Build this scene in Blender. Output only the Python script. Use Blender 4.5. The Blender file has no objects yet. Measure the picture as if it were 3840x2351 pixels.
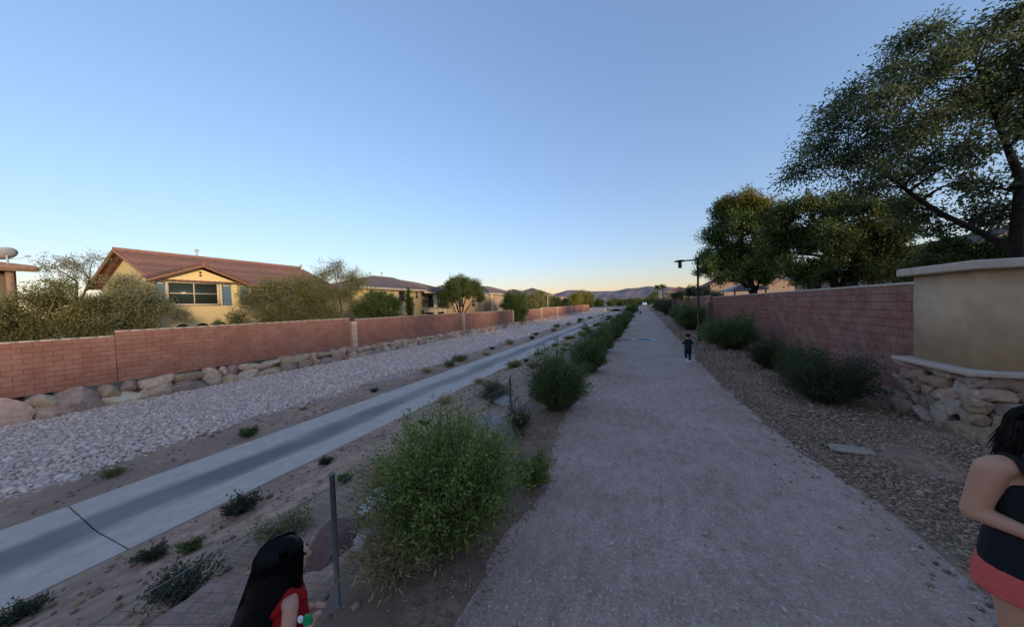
import bpy, bmesh, math, random
import numpy as np
from mathutils import Vector, Matrix, noise as mnoise

S = bpy.context.scene
COL = S.collection
R = math.radians

# ------------------------------------------------------------------ camera, sky, sun, exposure
CAM_H = 2.25
cam_d = bpy.data.cameras.new('camera')
cam = bpy.data.objects.new('camera', cam_d)
COL.objects.link(cam)
cam_d.sensor_fit = 'HORIZONTAL'
cam_d.sensor_width = 36.0
cam_d.lens = 36.0 * 1120.0 / 3840.0
cam_d.clip_start = 0.05
cam_d.clip_end = 30000.0
# heading 23.3 deg left of the path, 1.4 deg down, rolled 1.8 deg
_d = Vector((482 / 1120, -42.5 / 1120, 1.0)).normalized()          # path direction in camera axes (right, down, forward)
_u = Vector((-0.0314, -1.0, 0.0))
_u.z = -(_u.x * _d.x + _u.y * _d.y) / _d.z
_u.normalize()
_x = _d.cross(_u)
if _x.x < 0: _x = -_x
right = Vector((_x.x, _d.x, _u.x)); down = Vector((_x.y, _d.y, _u.y)); fwd = Vector((_x.z, _d.z, _u.z))
m = Matrix.Identity(4)
for i in range(3):
    m[i][0] = right[i]; m[i][1] = -down[i]; m[i][2] = -fwd[i]
m[2][3] = CAM_H
cam.matrix_world = m
S.camera = cam

SUN_EL, SUN_AZ = 4.5, 116.0        # degrees; azimuth clockwise from the path direction (+Y)
W = bpy.data.worlds.new('World'); S.world = W; W.use_nodes = True
nt = W.node_tree; nt.nodes.clear()
wo = nt.nodes.new('ShaderNodeOutputWorld'); bg = nt.nodes.new('ShaderNodeBackground')
sk = nt.nodes.new('ShaderNodeTexSky'); sk.sky_type = 'NISHITA'; sk.sun_disc = False
sk.sun_elevation = R(SUN_EL); sk.sun_rotation = R(SUN_AZ)
sk.altitude = 700.0; sk.air_density = 1.3; sk.dust_density = 0.5; sk.ozone_density = 4.0
bg.inputs['Strength'].default_value = 0.15
# the twilight sky of the photograph is flatter than the raw model: one gamma and one colour balance over the whole dome
gm = nt.nodes.new('ShaderNodeGamma'); gm.inputs[1].default_value = 0.705
bal = nt.nodes.new('ShaderNodeVectorMath'); bal.operation = 'MULTIPLY'; bal.inputs[1].default_value = (1.76, 1.37, 1.43)
nt.links.new(sk.outputs[0], gm.inputs[0]); nt.links.new(gm.outputs[0], bal.inputs[0])
nt.links.new(bal.outputs[0], bg.inputs['Color']); nt.links.new(bg.outputs[0], wo.inputs[0])

sun_d = bpy.data.lights.new('sun', 'SUN'); sun = bpy.data.objects.new('sun', sun_d); COL.objects.link(sun)
sun_d.energy = 2.1; sun_d.angle = R(12); sun_d.color = (1.0, 0.78, 0.52)
_el, _az = R(SUN_EL), R(SUN_AZ)
sv = Vector((math.sin(_az) * math.cos(_el), math.cos(_az) * math.cos(_el), math.sin(_el)))
sun.rotation_euler = sv.to_track_quat('Z', 'Y').to_euler()
S.view_settings.view_transform = 'Standard'; S.view_settings.look = 'None'
S.view_settings.gamma = 1.0; S.view_settings.use_curve_mapping = False
S.view_settings.exposure = 1.5

# ------------------------------------------------------------------ helpers
def mesh_np(name, V, F, smooth=False):
    """V (n,3) floats; F list of int arrays, each (k,3) or (k,4)"""
    V = np.asarray(V, np.float32)
    if not isinstance(F, (list, tuple)): F = [F]
    F = [np.asarray(f, np.int32) for f in F if len(f)]
    me = bpy.data.meshes.new(name)
    me.vertices.add(len(V)); me.vertices.foreach_set('co', V.ravel())
    loops = np.concatenate([f.ravel() for f in F])
    tot = np.concatenate([np.full(len(f), f.shape[1], np.int32) for f in F])
    st = np.concatenate([[0], np.cumsum(tot)[:-1]]).astype(np.int32)
    me.loops.add(len(loops)); me.loops.foreach_set('vertex_index', loops)
    me.polygons.add(len(tot)); me.polygons.foreach_set('loop_start', st); me.polygons.foreach_set('loop_total', tot)
    if smooth: me.polygons.foreach_set('use_smooth', np.ones(len(tot), bool))
    me.update(calc_edges=True)
    return me

def link(name, me, mat=None, parent=None, loc=None):
    o = bpy.data.objects.new(name, me); COL.objects.link(o)
    if mat is not None and me is not None and hasattr(me, 'materials') and len(me.materials) == 0:
        for q in (mat if isinstance(mat, (list, tuple)) else [mat]): me.materials.append(q)
    if loc is not None: o.location = loc
    if parent is not None:
        o.parent = parent
    return o

def tag(o, label=None, cat=None, group=None, kind=None):
    if label: o['label'] = label
    if cat: o['category'] = cat
    if group: o['group'] = group
    if kind: o['kind'] = kind
    return o

def thing(name, label, cat, loc=(0, 0, 0), rz=0.0, group=None):
    o = bpy.data.objects.new(name, None); COL.objects.link(o)
    o.location = loc; o.rotation_euler = (0, 0, rz); o.empty_display_size = .2
    return tag(o, label, cat, group)

def copy_tree(o, parent=None):
    c = o.copy(); COL.objects.link(c)
    if parent is not None: c.parent = parent
    for ch in list(o.children): copy_tree(ch, c)
    return c

class MB:
    """collects simple shapes into ONE mesh (coordinates local to the parent)"""
    def __init__(self): self.V = []; self.Q = []; self.T = []; self.N = []; self.n = 0
    def add(self, V, Q=(), T=()):
        self.V.append(np.asarray(V, float).reshape(-1, 3))
        if len(Q): self.Q.append(np.asarray(Q) + self.n)
        if len(T): self.T.append(np.asarray(T) + self.n)
        self.n += len(self.V[-1]); return self
    def box(self, x0, x1, y0, y1, z0, z1):
        V = [(x, y, z) for z in (z0, z1) for y in (y0, y1) for x in (x0, x1)]
        return self.add(V, [(0, 2, 3, 1), (4, 5, 7, 6), (0, 1, 5, 4), (2, 6, 7, 3), (0, 4, 6, 2), (1, 3, 7, 5)])
    def ngon_prism(self, pts, axis, a, b):
        """pts: 2-D outline; axis 'x','y','z' is the extrusion"""
        n = len(pts); V = []
        for h in (a, b):
            for p in pts:
                V.append({'x': (h, p[0], p[1]), 'y': (p[0], h, p[1]), 'z': (p[0], p[1], h)}[axis])
        self.add(V, [(i, (i + 1) % n, n + (i + 1) % n, n + i) for i in range(n)])
        base = self.n - 2 * n
        self.N.append([base + i for i in range(n)][::-1]); self.N.append([base + n + i for i in range(n)]); return self
    def tube(self, pts, rad, sides=8, cap=True):
        pts = [Vector(p) for p in pts]; n = len(pts)
        if not hasattr(rad, '__len__'): rad = [rad] * n
        V = []; up = Vector((0, 0, 1))
        for i, p in enumerate(pts):
            t = (pts[min(i + 1, n - 1)] - pts[max(i - 1, 0)]).normalized()
            a = t.cross(up if abs(t.z) < .95 else Vector((1, 0, 0))).normalized(); b = t.cross(a)
            for k in range(sides):
                w = 2 * math.pi * k / sides
                V.append(p + (a * math.cos(w) + b * math.sin(w)) * rad[i])
        Q = [(i * sides + k, i * sides + (k + 1) % sides, (i + 1) * sides + (k + 1) % sides, (i + 1) * sides + k) for i in range(n - 1) for k in range(sides)]
        b0 = self.n
        self.add([tuple(v) for v in V], Q)
        if cap:
            self.N.append([b0 + k for k in range(sides)]); self.N.append([b0 + (n - 1) * sides + k for k in range(sides)][::-1])
        return self
    def lathe(self, prof, sides=20, cx=0, cy=0):
        V = []; n = len(prof)
        for r, z in prof:
            for k in range(sides):
                w = 2 * math.pi * k / sides; V.append((cx + r * math.cos(w), cy + r * math.sin(w), z))
        Q = [(i * sides + k, i * sides + (k + 1) % sides, (i + 1) * sides + (k + 1) % sides, (i + 1) * sides + k) for i in range(n - 1) for k in range(sides)]
        b0 = self.n; self.add(V, Q)
        self.N.append([b0 + k for k in range(sides)][::-1]); self.N.append([b0 + (n - 1) * sides + k for k in range(sides)]); return self
    def ellipsoid(self, c, r, seg=16, ring=10, rot=None):
        prof = [(math.sin(math.pi * i / ring), -math.cos(math.pi * i / ring)) for i in range(ring + 1)]
        V = []
        for a, z in prof:
            a = max(a, 1e-3)
            for k in range(seg):
                w = 2 * math.pi * k / seg
                v = Vector((a * math.cos(w) * r[0], a * math.sin(w) * r[1], z * r[2]))
                if rot is not None: v = rot @ v
                V.append(tuple(v + Vector(c)))
        Q = [(i * seg + k, i * seg + (k + 1) % seg, (i + 1) * seg + (k + 1) % seg, (i + 1) * seg + k) for i in range(ring) for k in range(seg)]
        b0 = self.n; self.add(V, Q)
        self.N.append([b0 + k for k in range(seg)][::-1]); self.N.append([b0 + ring * seg + k for k in range(seg)]); return self
    def capsule(self, p0, r0, p1, r1, seg=12):
        p0 = Vector(p0); p1 = Vector(p1); t = (p1 - p0).normalized(); L = (p1 - p0).length
        pts = []; rad = []
        for i in range(5):
            a = -math.pi / 2 + (math.pi / 2) * i / 4; pts.append(p0 + t * (math.sin(a) * r0)); rad.append(max(r0 * math.cos(a), 1e-3))
        for i in range(1, 6):
            a = (math.pi / 2) * (i - 1) / 4; pts.append(p1 + t * (math.sin(a) * r1)); rad.append(max(r1 * math.cos(a), 1e-3))
        return self.tube(pts, rad, seg)
    def loft(self, rings, closed=True, cap=True):
        n = len(rings[0]); V = [v for r in rings for v in r]; m_ = n if closed else n - 1
        Q = [(i * n + k, i * n + (k + 1) % n, (i + 1) * n + (k + 1) % n, (i + 1) * n + k) for i in range(len(rings) - 1) for k in range(m_)]
        b0 = self.n; self.add(V, Q)
        if cap:
            self.N.append([b0 + k for k in range(n)][::-1]); self.N.append([b0 + (len(rings) - 1) * n + k for k in range(n)])
        return self
    def mesh(self, name, smooth=False):
        V = np.concatenate(self.V)
        if not self.N:
            F = []
            if self.Q: F.append(np.concatenate(self.Q))
            if self.T: F.append(np.concatenate(self.T))
            return mesh_np(name, V, F, smooth)
        faces = [tuple(q) for A in self.Q for q in A] + [tuple(q) for A in self.T for q in A] + [tuple(q) for q in self.N]
        me = bpy.data.meshes.new(name); me.from_pydata([tuple(v) for v in V], [], faces)
        if smooth: me.polygons.foreach_set('use_smooth', np.ones(len(me.polygons), bool))
        me.update(); return me
    def build(self, name, mat, parent=None, smooth=False):
        return link(name, self.mesh(name, smooth), mat, parent)

def remesh(o, voxel, smooth=6):
    r = o.modifiers.new('one_surface', 'REMESH'); r.mode = 'VOXEL'; r.voxel_size = voxel; r.use_smooth_shade = True
    s = o.modifiers.new('soften', 'SMOOTH'); s.iterations = smooth; s.factor = .5
    return o

# ------------------------------------------------------------------ materials
def _nodes(name):
    M = bpy.data.materials.new(name); M.use_nodes = True
    t = M.node_tree; b = t.nodes['Principled BSDF']; return M, t, b

def mat(name, col, var=.18, scale=8.0, rough=.9, bump=0.0, bscale=None, rnd=None, rvar=.25, spec=.25, metal=0.0, detail=6.0, hue=None, tint=None):
    """noise-varied colour in world position; rnd: 'object' or 'island' adds a value shift per piece; tint: second colour reached by a slow noise"""
    M, t, b = _nodes(name)
    N = t.nodes.new; Lk = t.links.new
    geo = N('ShaderNodeNewGeometry')
    nz = N('ShaderNodeTexNoise'); nz.inputs['Scale'].default_value = scale; nz.inputs['Detail'].default_value = detail; nz.inputs['Roughness'].default_value = .65
    Lk(geo.outputs['Position'], nz.inputs['Vector'])
    cr = N('ShaderNodeValToRGB')
    c0 = [max(0, c * (1 - var * 1.6)) for c in col]; c1 = [min(1, c * (1 + var * 1.6)) for c in col]
    cr.color_ramp.elements[0].position = .28; cr.color_ramp.elements[1].position = .72
    cr.color_ramp.elements[0].color = (*c0, 1); cr.color_ramp.elements[1].color = (*c1, 1)
    Lk(nz.outputs[0], cr.inputs[0]); out = cr.outputs[0]
    if tint is not None:
        n2 = N('ShaderNodeTexNoise'); n2.inputs['Scale'].default_value = scale * .13; n2.inputs['Detail'].default_value = 3
        Lk(geo.outputs['Position'], n2.inputs['Vector'])
        mr = N('ShaderNodeMapRange'); mr.inputs[1].default_value = .42; mr.inputs[2].default_value = .62
        Lk(n2.outputs[0], mr.inputs[0])
        mx = N('ShaderNodeMix'); mx.data_type = 'RGBA'; Lk(mr.outputs[0], mx.inputs[0]); Lk(out, mx.inputs[6]); mx.inputs[7].default_value = (*tint, 1); out = mx.outputs[2]
    if rnd:
        if rnd == 'object':
            oi = N('ShaderNodeObjectInfo'); rv = oi.outputs['Random']
        else: rv = geo.outputs['Random Per Island']
        hs = N('ShaderNodeHueSaturation'); mp = N('ShaderNodeMapRange')
        mp.inputs[3].default_value = 1 - rvar; mp.inputs[4].default_value = 1 + rvar
        Lk(rv, mp.inputs[0]); Lk(mp.outputs[0], hs.inputs['Value']); Lk(out, hs.inputs['Color'])
        if hue:
            m3 = N('ShaderNodeMath'); m3.operation = 'MULTIPLY'; m3.inputs[1].default_value = 7.31; Lk(rv, m3.inputs[0])
            m4 = N('ShaderNodeMath'); m4.operation = 'FRACT'; Lk(m3.outputs[0], m4.inputs[0])
            mh = N('ShaderNodeMapRange'); mh.inputs[3].default_value = .5 - hue; mh.inputs[4].default_value = .5 + hue
            Lk(m4.outputs[0], mh.inputs[0]); Lk(mh.outputs[0], hs.inputs['Hue'])
            m5 = N('ShaderNodeMath'); m5.operation = 'MULTIPLY'; m5.inputs[1].default_value = 13.7; Lk(rv, m5.inputs[0])
            m6 = N('ShaderNodeMath'); m6.operation = 'FRACT'; Lk(m5.outputs[0], m6.inputs[0])
            ms = N('ShaderNodeMapRange'); ms.inputs[3].default_value = .75; ms.inputs[4].default_value = 1.12
            Lk(m6.outputs[0], ms.inputs[0]); Lk(ms.outputs[0], hs.inputs['Saturation'])
        out = hs.outputs[0]
    Lk(out, b.inputs['Base Color'])
    b.inputs['Roughness'].default_value = rough; b.inputs['Metallic'].default_value = metal
    b.inputs['Specular IOR Level'].default_value = spec
    if bump:
        nb = N('ShaderNodeTexNoise'); nb.inputs['Scale'].default_value = bscale or scale * 4; nb.inputs['Detail'].default_value = 8
        Lk(geo.outputs['Position'], nb.inputs['Vector'])
        bp = N('ShaderNodeBump'); bp.inputs['Strength'].default_value = min(1, bump); bp.inputs['Distance'].default_value = .02
        Lk(nb.outputs[0], bp.inputs['Height']); Lk(bp.outputs[0], b.inputs['Normal'])
    return M

def leaf_mat(name, cols, trans=.3, rough=.6):
    M, t, b = _nodes(name); N = t.nodes.new; Lk = t.links.new
    geo = N('ShaderNodeNewGeometry'); cr = N('ShaderNodeValToRGB')
    e = cr.color_ramp.elements
    while len(e) < len(cols): e.new(.5)
    for i, c in enumerate(cols): e[i].position = i / (len(cols) - 1); e[i].color = (*c, 1)
    Lk(geo.outputs['Random Per Island'], cr.inputs[0]); Lk(cr.outputs[0], b.inputs['Base Color'])
    b.inputs['Roughness'].default_value = rough; b.inputs['Specular IOR Level'].default_value = .25
    tr = N('ShaderNodeBsdfTranslucent'); Lk(cr.outputs[0], tr.inputs[0])
    mx = N('ShaderNodeMixShader'); mx.inputs[0].default_value = trans
    Lk(b.outputs[0], mx.inputs[1]); Lk(tr.outputs[0], mx.inputs[2]); Lk(mx.outputs[0], t.nodes['Material Output'].inputs[0])
    return M

def glass_mat(name, col):
    M, t, b = _nodes(name)
    b.inputs['Base Color'].default_value = (*col, 1); b.inputs['Roughness'].default_value = .2; b.inputs['Specular IOR Level'].default_value = .3
    return M

M = {}
M['sand'] = mat('sand', (.45, .275, .19), .28, 5, .95, .7, 60, tint=(.33, .21, .15))
M['verge'] = mat('verge_soil', (.30, .185, .125), .3, 9, .95, .6, 70, tint=(.24, .155, .11))
M['riprap_bed'] = mat('riprap_bed', (.48, .36, .29), .3, 14, .95, .8, 40)
M['far_ground'] = mat('far_ground', (.25, .21, .16), .3, .05, .95, 0)
M['asphalt'] = mat('asphalt', (.10, .10, .10), .2, 6, .9, .3, 80)
M['block_l'] = mat('block_left', (.275, .128, .09), .10, 16, .92, .4, 90, rnd='object', rvar=.045, tint=(.32, .165, .122))
M['block_l_i'] = mat('block_left_far', (.275, .128, .09), .10, 16, .92, .4, 90, rnd='island', rvar=.045, tint=(.32, .165, .122))
M['block_r'] = mat('block_right', (.27, .115, .08), .16, 16, .92, .5, 90, rnd='object', rvar=.10, tint=(.31, .165, .135))
M['block_r_i'] = mat('block_right_far', (.27, .115, .08), .16, 16, .92, .5, 90, rnd='island', rvar=.10)
M['mortar'] = mat('mortar', (.16, .07, .052), .12, 20, .95)
M['pier'] = mat('pier_block', (.50, .36, .26), .12, 18, .92, .4, 90, rnd='object', rvar=.12)
M['pier_r'] = mat('pier_brown', (.26, .17, .13), .12, 18, .92, .4, 90, rnd='object', rvar=.1)
M['leaf_bush_dark'] = leaf_mat('leaf_bush_dark', [(.045, .082, .025), (.082, .13, .038), (.135, .185, .055), (.21, .225, .09)], .4)
M['cap'] = mat('cap_concrete', (.55, .44, .34), .1, 12, .9, .2, 60)
M['boulder'] = mat('boulder', (.46, .325, .225), .2, 7, .9, .8, 26, rnd='object', rvar=.3, hue=.03)
M['mstone'] = mat('veneer_stone', (.38, .245, .17), .2, 11, .88, .6, 40, rnd='object', rvar=.24, hue=.016)
M['riprap'] = mat('riprap', (.72, .52, .41), .12, 9, .9, .3, 50, rnd='island', rvar=.24, hue=.02)
M['pebble'] = mat('pebble', (.29, .18, .115), .14, 20, .9, 0, rnd='island', rvar=.5, hue=.012)
M['stucco_tan'] = mat('stucco_tan', (.54, .37, .235), .07, 30, .95, .35, 160, tint=(.48, .325, .205))
M['grey_cap'] = mat('grey_cap', (.50, .385, .31), .1, 10, .85, .25, 70)
M['stucco_yellow'] = mat('stucco_yellow', (.62, .475, .235), .06, 12, .95, .2, 90)
M['stucco_cream'] = mat('stucco_cream', (.64, .51, .32), .06, 12, .95, .2, 90)
M['stucco_pink'] = mat('stucco_pink', (.32, .225, .17), .07, 12, .95, .2, 90)
M['stucco_orange'] = mat('stucco_orange', (.52, .33, .16), .06, 12, .95, .2, 90)
M['stucco_taupe'] = mat('stucco_taupe', (.30, .215, .14), .07, 12, .95, .2, 90)
M['trim'] = mat('trim', (.52, .43, .31), .05, 10, .8)
M['fascia'] = mat('fascia_brown', (.24, .12, .075), .12, 10, .8)
M['tile_red'] = mat('roof_tile_red', (.215, .105, .08), .25, 6, .85, .3, 60, rnd='island', rvar=.2, tint=(.18, .105, .08))
M['tile_grey'] = mat('roof_tile_grey', (.165, .122, .11), .22, 5, .85, .3, 60, tint=(.14, .108, .10))
M['shutter'] = mat('shutter_blue', (.10, .17, .24), .1, 12, .7)
M['shutter_green'] = mat('shutter_green', (.06, .14, .10), .1, 12, .7)
M['glass'] = glass_mat('window_glass', (.03, .04, .035))
M['dark_open'] = mat('dark_opening', (.03, .025, .02), .1, 4, .9)
M['wood'] = mat('brown_wood', (.24, .155, .11), .2, 8, .85, .3, 50)
M['metal_dark'] = mat('dark_metal', (.012, .013, .012), .15, 20, .5, spec=.5)
M['metal_grey'] = mat('grey_metal', (.28, .29, .30), .1, 20, .5, spec=.5)
M['galv'] = mat('galvanised', (.16, .175, .165), .15, 30, .5, spec=.5, metal=.3)
M['iron'] = mat('iron_lid', (.07, .075, .085), .2, 30, .7, spec=.4)
M['bark'] = mat('bark', (.022, .016, .012), .3, 12, .95, .6, 40)
M['bark_pale'] = mat('bark_pale', (.12, .10, .065), .3, 12, .95, .6, 40)
M['skin'] = mat('skin', (.50, .25, .16), .05, 12, .55, spec=.4)
M['skin2'] = mat('skin_child', (.55, .29, .19), .05, 12, .55, spec=.4)
M['hair'] = mat('black_hair', (.0035, .003, .0035), .3, 60, .45, 0, spec=.18)
M['hair_br'] = mat('dark_brown_hair', (.009, .0055, .005), .3, 60, .5, 0, spec=.18)
M['black_cloth'] = mat('black_cloth', (.010, .010, .013), .2, 40, .85, .6, 16)
M['navy_cloth'] = mat('navy_cloth', (.013, .019, .034), .2, 40, .85)
M['coral_cloth'] = mat('coral_cloth', (.62, .10, .085), .06, 40, .8, .7, 18)
M['red_cloth'] = mat('red_cloth', (.34, .006, .010), .06, 40, .8, .7, 22)
M['grey_cloth'] = mat('grey_cloth', (.32, .30, .36), .1, 40, .85)
M['white'] = mat('white_paint', (.75, .75, .73), .04, 20, .6)
M['green_plastic'] = mat('green_plastic', (.0, .28, .11), .03, 20, .4, spec=.5)
M['black_rubber'] = mat('black_rubber', (.02, .02, .02), .1, 20, .8)
M['blade_dry'] = leaf_mat('dry_grass', [(.30, .215, .10), (.44, .325, .165), (.58, .45, .25)], .25)
M['leaf_bush'] = leaf_mat('leaf_bush', [(.085, .135, .032), (.16, .23, .052), (.26, .31, .08), (.38, .37, .14)], .42)
M['leaf_bush_grey'] = leaf_mat('leaf_bush_grey', [(.03, .042, .022), (.055, .07, .038), (.09, .105, .055)], .25)
M['leaf_dark'] = leaf_mat('leaf_dark', [(.042, .064, .018), (.075, .105, .028), (.125, .15, .042)], .3)
M['leaf_olive'] = leaf_mat('leaf_olive', [(.12, .125, .04), (.20, .195, .07), (.29, .27, .115)], .42)
M['leaf_tan'] = leaf_mat('leaf_tan', [(.16, .155, .07), (.25, .235, .115), (.35, .32, .18)], .42)
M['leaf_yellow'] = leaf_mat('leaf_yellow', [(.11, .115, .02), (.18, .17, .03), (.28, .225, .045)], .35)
M['leaf_big'] = leaf_mat('leaf_big', [(.045, .068, .03), (.085, .115, .05), (.155, .18, .085)], .45)
M['leaf_green'] = leaf_mat('leaf_green', [(.045, .075, .018), (.085, .128, .03), (.14, .18, .05)], .3)

# ------------------------------------------------------------------ ground, path, channel, road, hills
PX = [-400, -60, -36, -24, -20.1, -19.62, -19.6, -19.25, -17, -14, -11.8, -10.6, -9.66, -9.6, -7.02, -6.96, -5.6, -4.4, -3.3, -2.6, -1.9, -1.5, 0, 2.3, 3.5, 5.2, 5.6, 8, 12, 20, 60, 400]
PZ = [-1.2, -1.2, -1.2, -1.1, -.6, -.6, -1.14, -1.16, -1.13, -1.12, -1.15, -1.16, -1.16, -1.42, -1.42, -1.14, -.86, -.6, -.36, -.14, -.05, -.02, -.02, -.02, 0.0, .01, .3, .45, .5, .5, .5, .5]
def gz(x, y):
    z = np.interp(x, PX, PZ)
    x = np.asarray(x, float); y = np.asarray(y, float)
    s = np.clip((y - 122) / 14, 0, 1); s = s * s * (3 - 2 * s)
    cul = (x > -13.6) & (x < -5.4)
    s = np.where(cul, (y > 131.5) * 1.0, s)
    z = z + (0.5 - z) * s
    return z
def gzs(x, y): return float(gz(x, y))

rng = np.random.default_rng(11)
xs = np.unique(np.concatenate([np.array(PX, float), np.linspace(-19.2, -9.7, 26), np.linspace(-6.9, -1.5, 24), np.linspace(2.3, 5.2, 14), [-3500, -1500, -800, -200, -120, -90, -13.61, -13.59, -5.41, -5.39, 120, 200, 800, 1500, 3500]]))
ys = np.unique(np.concatenate([np.linspace(-30, 12, 130), np.linspace(12, 60, 110), np.linspace(60, 150, 91), [131.45, 131.55, -400, -150, -70, 170, 200, 260, 400, 700, 1200, 2200, 4000, 7000, 9000]]))
GX, GY = np.meshgrid(xs, ys)
GZ = gz(GX, GY)
rough = np.vectorize(lambda a, b: mnoise.fractal(Vector((a * 1.3, b * 1.3, 0)), 1.0, 2.0, 4))(GX, GY)
amp = np.where((GX > -6.9) & (GX < -1.7), .05, np.where((GX > -19.2) & (GX < -9.75), .05, np.where((GX > 2.5) & (GX < 5.2), .03, 0)))
amp = np.where((np.abs(GX) > 30) | (GY > 150), 0, amp)
GZ = GZ + rough * amp
nx, ny = len(xs), len(ys)
idx = np.arange(nx * ny).reshape(ny, nx)
F = np.stack([idx[:-1, :-1], idx[:-1, 1:], idx[1:, 1:], idx[1:, :-1]], -1).reshape(-1, 4)
_cx = ((GX[:-1, :-1] + GX[1:, 1:]) / 2).ravel(); _cy = ((GY[:-1, :-1] + GY[1:, 1:]) / 2).ravel()
keep = ~((_cx > -13.6) & (_cx < -5.4) & (_cy > 131.45) & (_cy < 131.55))      # the mouth of the culvert is open
F = F[keep]
me = mesh_np('ground', np.stack([GX, GY, GZ], -1).reshape(-1, 3), F, True)
for k in ('sand', 'verge', 'riprap_bed', 'far_ground'): me.materials.append(M[k])
cx = (GX[:-1, :-1] + GX[1:, 1:]) / 2; cy = (GY[:-1, :-1] + GY[1:, 1:]) / 2
wob = np.vectorize(lambda a: mnoise.noise(Vector((a * .45, 3.7, 0))))(cy) * .7
mi = np.zeros(cx.shape, np.int32)
mi[(cx > -2.75 + wob * .6) & (cx < 5.4)] = 1
mi[(cx < -11.6 + wob) & (cx > -19.7)] = 2
mi[(cx < -19.7) | (cx > 5.4) | (cy > 137)] = 3
me.polygons.foreach_set('material_index', mi.ravel()[keep])
tag(link('ground', me), 'sandy desert ground sloping down to the channel', None, None, 'structure')

# crushed-stone path
def path_mat():
    Mx, t, b = _nodes('crushed_stone'); N = t.nodes.new; Lk = t.links.new
    geo = N('ShaderNodeNewGeometry')
    n1 = N('ShaderNodeTexNoise'); n1.inputs['Scale'].default_value = 42; n1.inputs['Detail'].default_value = 9; n1.inputs['Roughness'].default_value = .75
    n2 = N('ShaderNodeTexNoise'); n2.inputs['Scale'].default_value = .9; n2.inputs['Detail'].default_value = 5
    mp = N('ShaderNodeMapping'); mp.inputs['Scale'].default_value = (1, .45, 1); Lk(geo.outputs['Position'], mp.inputs[0])
    n3 = N('ShaderNodeTexNoise'); n3.inputs['Scale'].default_value = 9; n3.inputs['Detail'].default_value = 6; Lk(mp.outputs[0], n3.inputs['Vector'])
    vo = N('ShaderNodeTexVoronoi'); vo.inputs['Scale'].default_value = 55; Lk(geo.outputs['Position'], vo.inputs['Vector'])
    Lk(geo.outputs['Position'], n1.inputs['Vector']); Lk(geo.outputs['Position'], n2.inputs['Vector'])
    cr = N('ShaderNodeValToRGB'); e = cr.color_ramp.elements
    e[0].position = .32; e[0].color = (.265, .178, .140, 1); e[1].position = .70; e[1].color = (.60, .41, .33, 1)
    a = N('ShaderNodeMath'); a.operation = 'ADD'; Lk(n1.outputs[0], a.inputs[0])
    s = N('ShaderNodeMath'); s.operation = 'MULTIPLY_ADD'; Lk(n3.outputs[0], s.inputs[0]); s.inputs[1].default_value = .34; s.inputs[2].default_value = -.17
    Lk(s.outputs[0], a.inputs[1])
    a2 = N('ShaderNodeMath'); a2.operation = 'MULTIPLY_ADD'; Lk(n2.outputs[0], a2.inputs[0]); a2.inputs[1].default_value = .35; Lk(a.outputs[0], a2.inputs[2])
    a3 = N('ShaderNodeMath'); a3.operation = 'ADD'; a3.inputs[1].default_value = -.175; Lk(a2.outputs[0], a3.inputs[0])
    Lk(a3.outputs[0], cr.inputs[0])
    # pale grit: some voronoi cells are lighter stones
    sep = N('ShaderNodeSeparateColor'); Lk(vo.outputs['Color'], sep.inputs[0])
    g = N('ShaderNodeMath'); g.operation = 'GREATER_THAN'; g.inputs[1].default_value = .93; Lk(sep.outputs[0], g.inputs[0])
    mx = N('ShaderNodeMix'); mx.data_type = 'RGBA'; g2 = N('ShaderNodeMath'); g2.operation = 'MULTIPLY'; g2.inputs[1].default_value = .4
    Lk(g.outputs[0], g2.inputs[0]); Lk(g2.outputs[0], mx.inputs[0]); Lk(cr.outputs[0], mx.inputs[6]); mx.inputs[7].default_value = (.66, .50, .43, 1)
    Lk(mx.outputs[2], b.inputs['Base Color']); b.inputs['Roughness'].default_value = .95; b.inputs['Specular IOR Level'].default_value = .2
    bp = N('ShaderNodeBump'); bp.inputs['Strength'].default_value = .7; bp.inputs['Distance'].default_value = .012
    Lk(a3.outputs[0], bp.inputs['Height']); Lk(bp.outputs[0], b.inputs['Normal'])
    return Mx
M['path'] = path_mat()
py = np.unique(np.concatenate([np.arange(-12, 14, .12), np.arange(14, 50, .4), np.arange(50, 139, 1.5)]))
pl = np.interp(py, [-12, 1.8, 2.4, 3.2, 4.0, 5.1, 7, 9.1, 14, 20, 50, 139], [-1.3, -1.28, -1.33, -1.24, -1.25, -1.44, -1.5, -1.55, -1.5, -1.4, -1.3, -1.1])
pr = np.interp(py, [-12, 3.3, 3.8, 4.5, 6, 9, 14, 25, 60, 139], [2.35, 2.3, 2.4, 2.34, 2.1, 1.93, 2.0, 2.1, 2.4, 2.9])
nz1 = np.array([mnoise.fractal(Vector((y * 1.7, 0, 0)), 1, 2, 5) for y in py]); nz2 = np.array([mnoise.fractal(Vector((y * 1.7, 9, 0)), 1, 2, 5) for y in py])
pl = pl + nz1 * .09; pr = pr + nz2 * .10
nc = 15
tt = np.linspace(0, 1, nc)
PXX = pl[:, None] + (pr - pl)[:, None] * tt[None, :]; PYY = np.repeat(py[:, None], nc, 1)
PZZ = gz(np.clip(PXX, -1.4, 2.2), PYY) + .024 - .006 * (2 * tt - 1)[None, :] ** 2 * 1.0 + np.vectorize(lambda a, b: mnoise.noise(Vector((a * 1.2, b * .8, 5))))(PXX, PYY) * .006
PZZ[:, 0] -= .02; PZZ[:, -1] -= .02
PZZ[:, 0] = np.minimum(PZZ[:, 0], gz(pl, py) + .012); PZZ[:, -1] = np.minimum(PZZ[:, -1], .0)
idx = np.arange(PXX.size).reshape(PXX.shape)
F = np.stack([idx[:-1, :-1], idx[:-1, 1:], idx[1:, 1:], idx[1:, :-1]], -1).reshape(-1, 4)
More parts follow.
